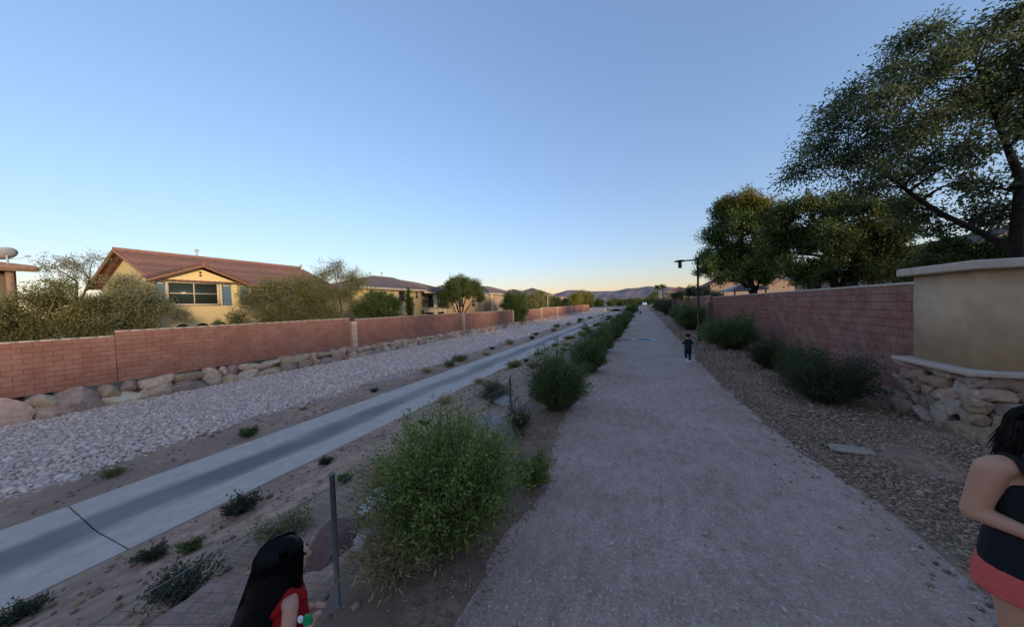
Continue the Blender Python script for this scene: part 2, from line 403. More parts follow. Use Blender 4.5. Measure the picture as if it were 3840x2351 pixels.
tag(link('path', mesh_np('path', np.stack([PXX, PYY, PZZ], -1).reshape(-1, 3), F, True), M['path']), 'grey crushed-stone walking path', None, None, 'structure')

# concrete low-flow channel: one slab after another
def channel_mat():
    Mx, t, b = _nodes('channel_concrete'); N = t.nodes.new; Lk = t.links.new
    geo = N('ShaderNodeNewGeometry'); sp = N('ShaderNodeSeparateXYZ'); Lk(geo.outputs['Position'], sp.inputs[0])
    mp = N('ShaderNodeMapping'); mp.inputs['Scale'].default_value = (1, .16, 1); Lk(geo.outputs['Position'], mp.inputs[0])
    nz = N('ShaderNodeTexNoise'); nz.inputs['Scale'].default_value = 1.6; nz.inputs['Detail'].default_value = 6; Lk(mp.outputs[0], nz.inputs['Vector'])
    # water stain along the low middle line (x = -8.35), ragged by noise
    d = N('ShaderNodeMath'); d.operation = 'ADD'; d.inputs[1].default_value = 8.42; Lk(sp.outputs[0], d.inputs[0])
    sh = N('ShaderNodeMath'); sh.operation = 'MULTIPLY_ADD'; Lk(nz.outputs[0], sh.inputs[0]); sh.inputs[1].default_value = 1.1; Lk(d.outputs[0], sh.inputs[2])
    sb = N('ShaderNodeMath'); sb.operation = 'SUBTRACT'; sb.inputs[1].default_value = .55; Lk(sh.outputs[0], sb.inputs[0])
    ab = N('ShaderNodeMath'); ab.operation = 'ABSOLUTE'; Lk(sb.outputs[0], ab.inputs[0])
    mr = N('ShaderNodeMapRange'); mr.inputs[1].default_value = .22; mr.inputs[2].default_value = .62; mr.inputs[3].default_value = 1; mr.inputs[4].default_value = 0; Lk(ab.outputs[0], mr.inputs[0])
    n2 = N('ShaderNodeTexNoise'); n2.inputs['Scale'].default_value = 3.5; n2.inputs['Detail'].default_value = 8; n2.inputs['Roughness'].default_value = .7; Lk(geo.outputs['Position'], n2.inputs['Vector'])
    cr = N('ShaderNodeValToRGB'); e = cr.color_ramp.elements; e[0].position = .3; e[0].color = (.47, .365, .30, 1); e[1].position = .68; e[1].color = (.63, .50, .41, 1)
    Lk(n2.outputs[0], cr.inputs[0])
    n4 = N('ShaderNodeTexNoise'); n4.inputs['Scale'].default_value = .35; n4.inputs['Detail'].default_value = 3; Lk(geo.outputs['Position'], n4.inputs['Vector'])
    r4 = N('ShaderNodeMapRange'); r4.inputs[1].default_value = .3; r4.inputs[2].default_value = .6; r4.inputs[3].default_value = .45; r4.inputs[4].default_value = .95; Lk(n4.outputs[0], r4.inputs[0])
    m1 = N('ShaderNodeMath'); m1.operation = 'MULTIPLY'; Lk(mr.outputs[0], m1.inputs[0]); Lk(r4.outputs[0], m1.inputs[1])
    mx = N('ShaderNodeMix'); mx.data_type = 'RGBA'; Lk(m1.outputs[0], mx.inputs[0]); Lk(cr.outputs[0], mx.inputs[6]); mx.inputs[7].default_value = (.20, .17, .16, 1)
    Lk(mx.outputs[2], b.inputs['Base Color']); b.inputs['Roughness'].default_value = .82; b.inputs['Specular IOR Level'].default_value = .3
    bp = N('ShaderNodeBump'); bp.inputs['Strength'].default_value = .25; bp.inputs['Distance'].default_value = .01; Lk(n2.outputs[0], bp.inputs['Height']); Lk(bp.outputs[0], b.inputs['Normal'])
    return Mx
M['channel'] = channel_mat()
ch = thing('drainage_channel', 'shallow concrete low-flow channel with a dark water stain', None); ch['kind'] = 'structure'
SL = 5.55
mb = MB()
prof = [(-9.64, -1.13), (-9.0, -1.17), (-8.4, -1.215), (-8.2, -1.215), (-7.6, -1.17), (-6.98, -1.13), (-6.98, -1.40), (-9.64, -1.40)]
mb.ngon_prism([(p[0], p[1]) for p in prof], 'y', 0.009, SL - .009)
slab_me = mb.mesh('concrete_slab'); slab_me.materials.append(M['channel'])
for k in range(-4, 24):
    o = link('concrete_slab', slab_me, None, ch); o.location = (0, 1.68 + SL * k, random.uniform(-.004, .004))

# road and embankment
mb = MB(); mb.box(-300, 300, 138.5, 147.5, .40, .535); tag(mb.build('road', M['asphalt']), 'asphalt road crossing beyond the end of the path', None, None, 'structure')
# culvert under the road: headwall with an elliptical opening
cv = thing('culvert', 'concrete culvert headwall with a dark low arched opening under the road', 'culvert', (-9.5, 131.4, -1.2))
mb = MB(); seg = 36; A, B = 2.35, .88
inner = [(A * math.cos(math.pi * i / seg), B * math.sin(math.pi * i / seg)) for i in range(seg + 1)]
outer = []
for x, z in inner:
    s_ = max(abs(x) / 3.9, z / 1.72, 1e-6)
    k_ = 1 / s_; ox, oz = x * k_, z * k_
    outer.append((max(-3.9, min(3.9, ox)), max(0, min(1.72, oz))))
V = []
for yy in (0, .3):
    V += [(x, yy, z) for x, z in inner] + [(x, yy, z) for x, z in outer]
n_ = seg + 1; Q = []
for b0 in (0, 2 * n_):
    Q += [(b0 + i, b0 + i + 1, b0 + n_ + i + 1, b0 + n_ + i) for i in range(seg)]
Q += [(i, i + 1, 2 * n_ + i + 1, 2 * n_ + i) for i in range(seg)] + [(n_ + i, n_ + i + 1, 3 * n_ + i + 1, 3 * n_ + i) for i in range(seg)]
mb.add(V, Q); mb.build('headwall', M['grey_cap'], cv)
mb = MB(); mb.loft([[(x, .31, z) for x, z in inner], [(x, 14, z) for x, z in inner]], closed=False, cap=False); mb.box(-2.3, 2.3, 13.9, 14, 0, .9); mb.box(-2.4, 2.4, .05, 14, -.12, .012); mb.build('tunnel', M['dark_open'], cv)

# distant hills
def hills():
    hx = [-9000, -5200, -3600, -2900, -2200, -1790, -1505, -1340, -1126, -868, -470, -233, -50, 131, 305, 476, 843, 1500, 2600, 5000, 9000]
    hz = [150, 180, 170, 160, 150, 205, 255, 293, 280, 246, 228, 270, 266, 292, 272, 268, 195, 230, 260, 200, 150]
    X = np.linspace(-9000, 9000, 420); Yd = np.linspace(0, 1, 26)
    V = np.zeros((26, 420, 3))
    rid = np.interp(X, hx, hz)
    for j, t in enumerate(Yd):
        hgt = (t * 1.25) if t < .8 else 1 - (t - .8) * 2.0
        for i, x in enumerate(X):
            n0 = mnoise.fractal(Vector((x / 420, t * 3.1, 1.0)), 1, 2, 6); n1 = abs(mnoise.noise(Vector((x / 210, t * 1.2, 4))))
            V[j, i] = (x, 4200 + 2250 * t, rid[i] * hgt + (n0 * 26 - n1 * 34) * math.sin(math.pi * min(1, t * 1.25)) * (1 if t < .8 else 0) + (n0 * 7 if t > .6 else 0) - 4)
    idx = np.arange(26 * 420).reshape(26, 420)
    F = np.stack([idx[:-1, :-1], idx[:-1, 1:], idx[1:, 1:], idx[1:, :-1]], -1).reshape(-1, 4)
    return mesh_np('hills', V.reshape(-1, 3), F, True)
M['hill'] = mat('desert_hill', (.23, .165, .165), .22, .004, .95, 0, tint=(.19, .15, .155))
tag(link('hills', hills(), M['hill']), 'low purple-brown desert hills on the horizon', None, None, 'structure')
# ------------------------------------------------------------------ block walls
CAMP = np.array([0, 0, CAM_H])
def bevel_box_mesh(name, sx, sy, sz, c=.008):
    """box centred on the origin with chamfered edges: 26 faces"""
    bm = bmesh.new(); bmesh.ops.create_cube(bm, size=1.0)
    bmesh.ops.scale(bm, vec=(sx, sy, sz), verts=bm.verts)
    bmesh.ops.bevel(bm, geom=bm.edges[:], offset=c, segments=1, affect='EDGES')
    me = bpy.data.meshes.new(name); bm.to_mesh(me); bm.free(); return me
def mesh_arrays(me):
    V = np.zeros(len(me.vertices) * 3); me.vertices.foreach_get('co', V)
    me.calc_loop_triangles(); T = np.zeros(len(me.loop_triangles) * 3, np.int32); me.loop_triangles.foreach_get('vertices', T)
    return V.reshape(-1, 3), T.reshape(-1, 3)
def joined(name, me, spots, mat_, parent, smooth=False):
    """spots: (n,3) offsets -> ONE mesh of many copies of me"""
    V, T = mesh_arrays(me); sp = np.asarray(spots, float)
    VV = (V[None] + sp[:, None]).reshape(-1, 3)
    TT = (T[None] + (np.arange(len(sp)) * len(V))[:, None, None]).reshape(-1, 3)
    return tag(link(name, mesh_np(name, VV, TT, smooth), mat_, parent), kind='stuff')

BH, BL = .185, .40
blk_meshes = {}
def block_wall(label, X, y0, y1, z0, courses, side, mobj, misl, n_ind, group, bh=BH, thick=.15, cap=True, ends=True):
    t = thing('block_wall', label, 'wall', (X, (y0 + y1) / 2, z0), 0, group)
    BL = (y1 - y0) / round((y1 - y0) / .40)
    yc = (y0 + y1) / 2; h = courses * bh
    core = MB(); xa, xb = sorted((-side * .014, -side * thick)); core.box(xa, xb, y0 - yc, y1 - yc, .03, h - .01); core.build('core', M['mortar'], t)
    sp = {1: [], .5: []}
    for c in range(courses):
        y = y0 + (0 if c % 2 == 0 else -BL / 2); z = (c + .5) * bh
        while y < y1 - .02:
            a, b = max(y, y0), min(y + BL, y1); L = b - a
            if L > .3: sp[1].append(((-side * .03 + random.uniform(-.0035, .0035), (a + b) / 2 - yc, z), L))
            elif L > .1: sp[.5].append(((-side * .03, (a + b) / 2 - yc, z), L))
            y += BL
    allp = [(p, k) for k in sp for p, L in sp[k]]
    allp.sort(key=lambda q: (q[0][0] + X) ** 2 + (q[0][1] + yc) ** 2 + (q[0][2] + z0 - CAM_H) ** 2)
    for k in (1, .5):
        blk_meshes[(k, bh)] = bevel_box_mesh('block', .06, BL * k - .006, bh - .007, .006)
    mine = {}
    for k in (1, .5):
        mc = blk_meshes[(k, bh)].copy(); mc.materials.append(M[mobj]); mine[k] = mc
    for p, k in allp[:n_ind]:
        o = bpy.data.objects.new('block', mine[k]); COL.objects.link(o); o.parent = t; o.location = p
    for k in (1, .5):
        rest = [p for p, kk in allp[n_ind:] if kk == k]
        if len(rest): joined('blockwork', blk_meshes[(k, bh)], rest, M[misl], t)
    if cap:
        c = MB(); n = max(1, int((y1 - y0) / .405)); st = (y1 - y0) / n
        xa, xb = sorted((side * .018, -side * (thick + .02)))
        for i in range(n): c.box(xa, xb, y0 - yc + i * st + .003, y0 - yc + (i + 1) * st - .003, h - .006, h + .048)
        c.build('cap', M['cap'], t)
    return t
pier_mesh = None
def pier(label, X, y, z0, z1, side, group, w=.42, m_='pier'):
    t = thing('wall_pier', label, 'pier', (X + side * .02, y, z0), 0, group)
    n = int(round((z1 - z0) / BH)); me = bevel_box_mesh('block', w, w, (z1 - z0) / n - .008, .008); me.materials.append(M[m_])
    for i in range(n):
        o = bpy.data.objects.new('block', me); COL.objects.link(o); o.parent = t; o.location = (random.uniform(-.003, .003), random.uniform(-.003, .003), (i + .5) * (z1 - z0) / n)
    mb = MB(); mb.box(-w / 2 - .02, w / 2 + .02, -w / 2 - .02, w / 2 + .02, z1 - z0, z1 - z0 + .05); mb.build('cap', M['cap'], t)
    return t

XL = -19.5
GL = 'block wall runs along the far side of the channel'
block_wall('lower red block wall run with a step up, at the left of the boulders', XL, -8.0, 4.70, -.32, 10, 1, 'block_l', 'block_l_i', 300, GL)
block_wall('long red block wall run standing on boulders in front of the red-roofed house', XL, 4.71, 15.28, -.32, 11, 1, 'block_l', 'block_l_i', 300, GL)
block_wall('red block wall run between two tan piers, in front of the balcony house', XL, 15.75, 30.06, -.42, 11, 1, 'block_l', 'block_l_i', 300, GL)
block_wall('red block wall run ending at the big green shrub in the gap', XL, 30.52, 45.1, -.47, 11, 1, 'block_l', 'block_l_i', 250, GL)
block_wall('far red block wall run just beyond the big green shrub', XL, 49.6, 60.4, -.55, 11, 1, 'block_l', 'block_l_i', 120, GL)
block_wall('far red block wall run with a pale pole behind it', XL, 60.9, 73.7, -.55, 12, 1, 'block_l', 'block_l_i', 60, GL)
block_wall('far red block wall run in front of the yellow-green trees', XL, 74.2, 90.4, -.5, 12, 1, 'block_l', 'block_l_i', 40, GL)
block_wall('farthest red block wall run, ending near the culvert', XL, 90.9, 126, -.4, 12, 1, 'block_l', 'block_l_i', 20, GL)
GP = 'tan piers in the far block wall'
for y, z0, z1, lb in [(15.515, -.45, 1.45, 'tan block pier in the red wall, nearest of the row'), (30.29, -.6, 1.58, 'tan block pier beside the multi-stemmed tree'), (45.32, -.75, 1.55, 'tan block pier at the wall end beside the big green shrub'),
                      (60.65, -.7, 1.6, 'small far tan pier, first beyond the big green shrub'), (73.95, -.6, 1.65, 'small far tan pier near the pale pole'), (90.65, -.55, 1.72, 'farthest small tan pier in the far red wall')]:
    pier(lb, XL, y, z0, z1, 1, GP)
XRW = 5.29
GR = 'block wall runs beside the path'
block_wall('tall mauve block wall run beside the path, joined to the stucco sign wall', XRW, 8.0, 28.3, -.02, 13, -1, 'block_r', 'block_r_i', 300, GR, bh=.19)
block_wall('mauve block wall run beyond the lamp post, partly behind bushes', XRW, 29.0, 62.6, .1, 13, -1, 'block_r', 'block_r_i', 60, GR, bh=.19)
block_wall('farthest mauve block wall run at the end of the path side', XRW, 63.4, 118, .2, 14, -1, 'block_r', 'block_r_i', 20, GR, bh=.19)
block_wall('unseen mauve block wall run added behind the camera to block the low sun', XRW, -14.0, 3.6, -.02, 13, -1, 'block_r', 'block_r_i', 0, GR, bh=.19)  # unseen run, added to cut off the low sun from the right
pier('brown block pier in the wall behind the lamp post', XRW, 28.65, 0, 2.12, -1, 'brown piers in the path-side wall', .6, 'pier_r')
pier('far brown block pier in the path-side wall', XRW, 63.0, .1, 2.9, -1, 'brown piers in the path-side wall', .6, 'pier_r')

# ------------------------------------------------------------------ stones
def rock_mesh(name, seed, p=3.2, sub=2, rough=.22, flat=False, planes=3, dlo=.68):
    bm = bmesh.new(); bmesh.ops.create_icosphere(bm, subdivisions=sub, radius=1.0)
    sd = seed * 7.13
    for v in bm.verts:
        c = v.co; n = (abs(c.x) ** p + abs(c.y) ** p + abs(c.z) ** p) ** (1 / p)
        v.co = c / n
        v.co *= 1 + rough * mnoise.fractal(v.co * 1.3 + Vector((sd, sd * .7, 0)), 1, 2, 3)
    for _ in range(planes):
        nrm = Vector((random.uniform(-1, 1), random.uniform(-1, 1), random.uniform(-.6, 1))).normalized()
        dd = random.uniform(dlo, .9)
        for v in bm.verts:
            k = v.co.dot(nrm)
            if k > dd: v.co -= nrm * (k - dd) * .9
    me = bpy.data.meshes.new(name); bm.to_mesh(me); bm.free()
    me.polygons.foreach_set('use_smooth', np.full(len(me.polygons), not flat)); me.update()
    return me
random.seed(21)
boulders = [rock_mesh('boulder', i, random.uniform(4.5, 9), 3, .2, i % 3 != 0, 8, .6) for i in range(12)]
for b in boulders: b.materials.append(M['boulder'])
def boulder_wall(label, y0, y1, zt0, zt1, zb0, zb1, group):
    t = thing('boulder_wall', label, 'stone wall', (-19.4, (y0 + y1) / 2, zb0), 0, group); yc = (y0 + y1) / 2
    y = y0
    while y < y1:
        f = (y - y0) / (y1 - y0); zt = zt0 + (zt1 - zt0) * f; zb = zb0 + (zb1 - zb0) * f; H_ = zt - zb
        big = random.random() < .12
        w = random.uniform(.5, 1.05)
        rows = [(zb - .22, zt + .0)] if big else [(zb - .25, zb + H_ * random.uniform(.40, .56))]
        if not big: rows.append((rows[0][1] - .01, zt - random.uniform(-.02, .05)))
        for r, (a, b) in enumerate(rows):
            n = 1 if (r == 0 or w < .8 or random.random() < .5) else 2
            for q in range(n):
                ww = w / n
                o = bpy.data.objects.new('boulder', random.choice(boulders)); COL.objects.link(o); o.parent = t
                o.location = (random.uniform(-.03, .06) + (0.08 if r == 0 else -.03), y + ww * (q + .5) - yc + random.uniform(-.04, .04), (a + b) / 2 - zb0)
                o.scale = (random.uniform(.28, .38), ww * .60, (b - a) * .64)
                o.rotation_euler = (random.uniform(-.12, .12), random.uniform(-.1, .1) + math.pi * random.randint(0, 1), random.uniform(-.15, .15))
        y += w
    return t
GB = 'boulder retaining walls under the far block wall'
boulder_wall('rough boulder retaining wall at the left, under the lower stepped block wall', -7, 15.3, -.34, -.36, -1.05, -1.02, GB)
boulder_wall('rough boulder retaining wall under the block wall between the first two piers', 15.4, 30.3, -.42, -.44, -1.04, -1.0, GB)
boulder_wall('rough boulder retaining wall leading up to the big green shrub', 30.4, 47.5, -.48, -.5, -1.02, -1.0, GB)
boulder_wall('far boulder retaining wall beyond the big green shrub', 49.5, 92, -.56, -.5, -1.04, -1.0, GB)

def lump(name, label, cat, loc, sc, seed, col, rot=0.0, group=None, var=.2):
    me = rock_mesh(name, seed, 3.0, 3, .34, True, 6, .62); mm = mat(name + str(seed), col, var, 9, .9, .7, 30); me.materials.append(mm)
    o = link(name, me); o.location = loc; o.scale = sc; o.rotation_euler = (random.uniform(-.2, .2), random.uniform(-.2, .2), rot)
    return tag(o, label, cat, group)
lump('boulder', 'dark maroon boulder half hidden behind the nearest fence post', 'boulder', (-3.0, 2.12, gzs(-3, 2.1) - .01), (.30, .42, .17), 31, (.165, .085, .07), .4)
lump('boulder', 'large flat pinkish boulder behind the chain-link fence, beside the girl', 'boulder', (-2.92, 1.05, gzs(-2.92, 1.0) + .06), (.42, .40, .28), 32, (.34, .21, .16), .3)
lump('boulder', 'pale whitish rock just left of the biggest bush', 'boulder', (-3.05, 2.75, gzs(-3, 2.7) + .1), (.24, .34, .16), 33, (.50, .41, .40), .2)
lump('boulder', 'small pale rock at the foot of the nearest fence post', 'boulder', (-2.55, 2.15, gzs(-2.55, 2.1) + .06), (.15, .18, .11), 34, (.46, .38, .36), .9)
lump('boulder', 'brownish rock beside the foot of the nearest fence post', 'boulder', (-2.75, 2.5, gzs(-2.75, 2.5) + .07), (.2, .16, .13), 39, (.28, .19, .15), .5)
lump('boulder', 'grey-white rock beside the second fence post', 'boulder', (-2.9, 5.6, gzs(-2.9, 5.6) + .03), (.24, .32, .15), 35, (.34, .29, .29), .3)
lump('boulder', 'white rock between the fence and the channel, beyond the biggest bush', 'boulder', (-3.5, 7.4, gzs(-3.5, 7.4) + .03), (.22, .32, .15), 36, (.38, .33, .32), 1.1)

def scatter_stones(name, label, spots, scale, mat_, seed, base_sub=1, flatz=.65):
    """spots (n,3); scale (n,): ONE object of many small faceted stones"""
    rg = np.random.default_rng(seed); n = len(spots)
    bm = bmesh.new(); bmesh.ops.create_icosphere(bm, subdivisions=base_sub, radius=1.0); tmp = bpy.data.meshes.new('tmp'); bm.to_mesh(tmp); bm.free()
    V, T = mesh_arrays(tmp); bpy.data.meshes.remove(tmp); k = len(V)
    P = np.repeat(V[None], n, 0) * (1 + rg.uniform(-.3, .3, (n, k, 1)))
    P = P * np.stack([rg.uniform(.7, 1.3, n), rg.uniform(.7, 1.3, n), rg.uniform(.55, .95, n) * flatz / .65], -1)[:, None, :]
    a, b = rg.uniform(0, 2 * np.pi, n), rg.uniform(-.6, .6, n)
    ca, sa, cb, sb = np.cos(a), np.sin(a), np.cos(b), np.sin(b)
    x, y, z = P[..., 0], P[..., 1], P[..., 2]
    y2 = y * cb[:, None] - z * sb[:, None]; z2 = y * sb[:, None] + z * cb[:, None]
    x3 = x * ca[:, None] - y2 * sa[:, None]; y3 = x * sa[:, None] + y2 * ca[:, None]
    Q = np.stack([x3, y3, z2], -1) * np.asarray(scale)[:, None, None] + np.asarray(spots)[:, None, :]
    TT = (T[None] + (np.arange(n) * k)[:, None, None]).reshape(-1, 3)
    o = link(name, mesh_np(name, Q.reshape(-1, 3), TT), mat_)
    return tag(o, label, None, None, 'stuff')
rg = np.random.default_rng(5)
P = []; SC = []
for ya, yb, dx, s0, s1 in [(-3, 9, .072, .026, .058), (9, 24, .10, .036, .075), (24, 50, .165, .065, .115), (50, 128, .30, .11, .19)]:
    gx, gy = np.meshgrid(np.arange(-19.15, -11.0, dx), np.arange(ya, yb, dx)); gx = gx.ravel() + rg.uniform(-dx * .5, dx * .5, gx.size); gy = gy.ravel() + rg.uniform(-dx * .5, dx * .5, gy.size)
    edge = -11.75 + .5 * np.sin(gy * .7) * np.cos(gy * .23) + rg.normal(0, .22, gx.size)
    k = gx < edge
    P.append(np.stack([gx[k], gy[k], gz(gx[k], gy[k]) + rg.uniform(-.01, .035, k.sum())], -1)); SC.append(np.clip(rg.lognormal(np.log((s0 + s1) * .46), .34, k.sum()), s0 * .6, s1 * 1.7))
scatter_stones('riprap', 'pale pinkish-grey crushed rock covering the slope below the boulders', np.concatenate(P), np.concatenate(SC), M['riprap'], 6)
# loose stones on the sandy strips
P = []; SC = []
n = 3600; gx = np.concatenate([rg.uniform(-6.9, -2.0, 2600), rg.uniform(-11.9, -9.75, 1000)]); gy = np.abs(rg.normal(0, 16, n)) + rg.uniform(-1, 1.5, n)
scatter_stones('loose_stones', 'small loose stones on the sandy strips beside the channel', np.stack([gx, gy, gz(gx, gy) + .005], -1), rg.gamma(2.0, .008, n) + .006, M['pebble'], 8)
# brown gravel mulch on the right of the path
P = []; SC = []
for ya, yb, dx, s0, s1 in [(.2, 7, .027, .007, .021), (7, 14, .047, .014, .029), (14, 34, .11, .028, .05)]:
    gx, gy = np.meshgrid(np.arange(1.45, 5.25, dx), np.arange(ya, yb, dx)); gx = gx.ravel() + rg.uniform(-dx, dx, gx.size); gy = gy.ravel() + rg.uniform(-dx, dx, gy.size)
    edge = np.interp(gy, [-12, 3.3, 3.8, 4.5, 6, 9, 14, 25, 60], [2.35, 2.3, 2.4, 2.34, 2.1, 1.93, 2.0, 2.1, 2.4]) + np.abs(rg.normal(0, .16, gx.size)) - .05 - np.where(rg.random(gx.size) < .12, rg.exponential(.22, gx.size), 0)
    k = (gx > edge) & (gx < 5.22) & (rg.random(gx.size) < .95)
    P.append(np.stack([gx[k], gy[k], gz(gx[k], gy[k]) + .006 + np.where(gx[k] < 2.3, .016, 0)], -1)); SC.append(rg.uniform(s0, s1, k.sum()) * np.where(rg.random(k.sum()) < .03, 1.9, 1))
scatter_stones('gravel', 'brown gravel mulch between the path and the block wall', np.concatenate(P), np.concatenate(SC), M['pebble'], 9)
# grit along the left edge of the path under the bushes
n = 5200; gy = np.abs(rg.normal(0, 9, n)) + .2; gx = np.interp(gy, [1.8, 2.4, 3.2, 4.0, 5.1, 7, 9.1, 20], [-1.15, -1.26, -1.2, -1.24, -1.44, -1.5, -1.55, -1.4]) - np.abs(rg.normal(0, .45, n)) + .12
scatter_stones('grit', 'brown grit and leaf litter at the left edge of the path', np.stack([gx, gy, gz(gx, gy) + .008], -1), rg.uniform(.004, .013, n), M['pebble'], 10)
n = 9000; gy = np.abs(rg.normal(0, 7, n)) + .4; gx = rg.uniform(-1.2, 2.2, n)
scatter_stones('path_grit', 'loose grit and small stones lying on the path', np.stack([gx, gy, np.full(n, .006) + .018], -1), rg.gamma(2.2, .0017, n) + .0022, mat('path_stone', (.52, .385, .33), .1, 20, .9, 0, rnd='island', rvar=.35), 12)
# flat slab in the gravel
fl = MB(); fl.ngon_prism([(-.27, -.10), (-.20, .10), (.05, .14), (.27, .06), (.24, -.08), (.0, -.13)], 'z', 0, .022)
o = fl.build('flagstone', mat('flagstone', (.36, .27, .205), .15, 10, .9, .4, 50)); o.location = (2.75, 5.85, .012); o.rotation_euler = (0.02, .03, .1); tag(o, 'flat grey flagstone lying in the brown gravel', 'flagstone')

# ------------------------------------------------------------------ entrance sign wall
t = thing('sign_wall', 'tan stucco entrance sign wall with grey caps on a rough stone base', 'sign wall', (4.58, 6.86, 0))
sx, sy = 3.4, 1.25          # runs away to the right, out of the frame
mb = MB(); mb.box(.09, sx, .04, sy - .04, 1.07, 2.575); mb.build('panel', M['stucco_tan'], t)
def slab(x0, x1, y0, y1, z0, z1, c=.02):
    b = MB(); b.loft([[(x0 + c, y0 + c, z0), (x1, y0 + c, z0), (x1, y1 - c, z0), (x0 + c, y1 - c, z0)], [(x0, y0, z0 + c), (x1, y0, z0 + c), (x1, y1, z0 + c), (x0, y1, z0 + c)], [(x0, y0, z1 - c), (x1, y0, z1 - c), (x1, y1, z1 - c), (x0, y1, z1 - c)], [(x0 + c, y0 + c, z1), (x1, y0 + c, z1), (x1, y1 - c, z1), (x0 + c, y1 - c, z1)]]); return b
slab(-.07, sx, -.10, sy + .08, 2.575, 2.715).build('top_cap', M['grey_cap'], t)
slab(-.12, sx, -.14, sy + .12, .985, 1.068).build('ledge', M['grey_cap'], t)
mb = MB(); mb.box(.10, sx, .06, sy - .06, 0, .985); mb.build('base_core', M['mortar'], t)
random.seed(77)
vstones = [rock_mesh('stone', 60 + i, random.uniform(3.5, 8), 3, .26, i % 3 != 0, 7, .6) for i in range(12)]
for v in vstones: v.materials.append(M['mstone'])
def veneer(face):
    L = sy if face == 'x' else 1.9
    z = -.04; row = 0
    while z < .95:
        h = random.uniform(.16, .30); h = min(h, .97 - z); p = random.uniform(-.05, .0)
        while p < L:
            w = random.uniform(.18, .50)
            hh = h * random.uniform(.85, 1.1); fl_ = max(0, .30 - z) * .16
            o = bpy.data.objects.new('stone', random.choice(vstones)); COL.objects.link(o); o.parent = t
            d = random.uniform(.075, .12)
            if face == 'x': o.location = (.085 - fl_, p + w / 2, z + h / 2); o.scale = (d + fl_ * .5, w * .575, hh * .60)
            else: o.location = (p + w / 2, .045 - fl_, z + h / 2); o.scale = (w * .575, d + fl_ * .5, hh * .60)
            a = random.uniform(-.28, .28); o.rotation_euler = (a, 0, 0) if face == 'x' else (0, a, 0)
            p += w
        z += h * .97
veneer('x'); veneer('y')
# raised brown letter at the frame edge
mb = MB()
for z in (1.55, 1.70, 1.85): mb.box(1.05, 1.32, .012, .04, z, z + .055)
mb.box(1.05, 1.11, .012, .04, 1.55, 1.905); mb.build('sign_letter', M['fascia'], t)

# ------------------------------------------------------------------ path lamp
t = thing('path_lamp', 'dark path lamp on a tall post with a hanging lantern under a flat shade', 'lamp post', (2.94, 19.3, 0))
mb = MB(); mb.tube([(0, 0, 0), (0, 0, 4.58)], [.055, .05], 10); mb.lathe([(.13, 0), (.13, .03), (.075, .06), (.06, .22), (.055, .24)], 16); mb.lathe([(.05, 4.58), (.055, 4.6), (.02, 4.64)], 10); mb.build('post', M['metal_dark'], t, True)
mb = MB(); mb.tube([(0, 0, 4.47), (-.45, 0, 4.49), (-.92, 0, 4.49)], [.05, .04, .035], 8); mb.build('arm', M['metal_dark'], t, True)
mb = MB(); mb.lathe([(.02, 4.56), (.14, 4.545), (.28, 4.50), (.30, 4.475), (.27, 4.455), (.1, 4.44)], 24, -.86, 0); mb.build('shade', M['metal_dark'], t, True)
mb = MB(); mb.lathe([(.02, 4.46), (.085, 4.455), (.095, 4.42), (.095, 4.14), (.085, 4.10), (.02, 4.095)], 18, -.86, 0); mb.build('lantern', M['metal_dark'], t, True)

# ------------------------------------------------------------------ manhole
t = thing('manhole', 'dark round manhole lid in a pale concrete ring set in the path', 'manhole', (.12, 19.28, .0))
mb = MB(); mb.lathe([(.46, .02), (.47, .036), (.76, .034), (.775, .0)], 40); o = mb.build('concrete_ring', mat('ring_concrete', (.46, .41, .39), .08, 12, .9, .2, 60), t)
mb = MB(); mb.lathe([(.455, .0), (.455, .03), (.43, .035), (.02, .036)], 40); mb.build('lid', M['iron'], t)

# ------------------------------------------------------------------ chain-link fence
t = thing('chain_link_fence', 'low green-grey chain-link fence between the bushes and the channel slope', 'fence', (-2.24, 1.55, -.12))
def fx(y): return -2.25 + .12 * min(1, (y - 1.55) / 3.2)
posty = [-1.65 + 3.2 * i for i in range(26)]
mb = MB(); mb.tube([(0, 0, -.15), (0, 0, 1.07)], .02, 10); mb.lathe([(.023, 1.06), (.025, 1.08), (.012, 1.095)], 10); pme = mb.mesh('post', True); pme.materials.append(M['galv'])
for y in posty:
    o = link('post', pme, None, t); o.location = (fx(y) + 2.24, y - 1.55, gzs(fx(y), y) + .12)
mb = MB()
for h in (.06, .98): mb.tube([(fx(y) + 2.24, y - 1.55, gzs(fx(y), y) + .12 + h) for y in posty], .0028, 5)
mb.build('tension_wire', M['galv'], t)
# woven wire: zig-zag strands up to y = 30
Vw = []; Qw = []
ys0 = np.arange(-2.0, 30, .062)
n0 = 0
for y in ys0:
    for sgn in (1, -1):
        yb_ = y + sgn * .92
        a = Vector((fx(y) + 2.24 + .004 * sgn, y - 1.55, gzs(-2.2, y) + .18)); b = Vector((fx(yb_) + 2.24 + .004 * sgn, yb_ - 1.55, gzs(-2.2, y) + 1.10))
        r_ = .0011 + .00009 * max(0, y)
        for p_ in (a, b): Vw += [(p_.x - r_, p_.y, p_.z), (p_.x + r_, p_.y + r_, p_.z), (p_.x + r_, p_.y - r_, p_.z)]
        Qw += [(n0, n0 + 1, n0 + 4, n0 + 3), (n0 + 1, n0 + 2, n0 + 5, n0 + 4), (n0 + 2, n0, n0 + 3, n0 + 5)]; n0 += 6
tag(link('wire_mesh', mesh_np('wire_mesh', Vw, np.array(Qw)), M['galv'], t), kind='stuff')
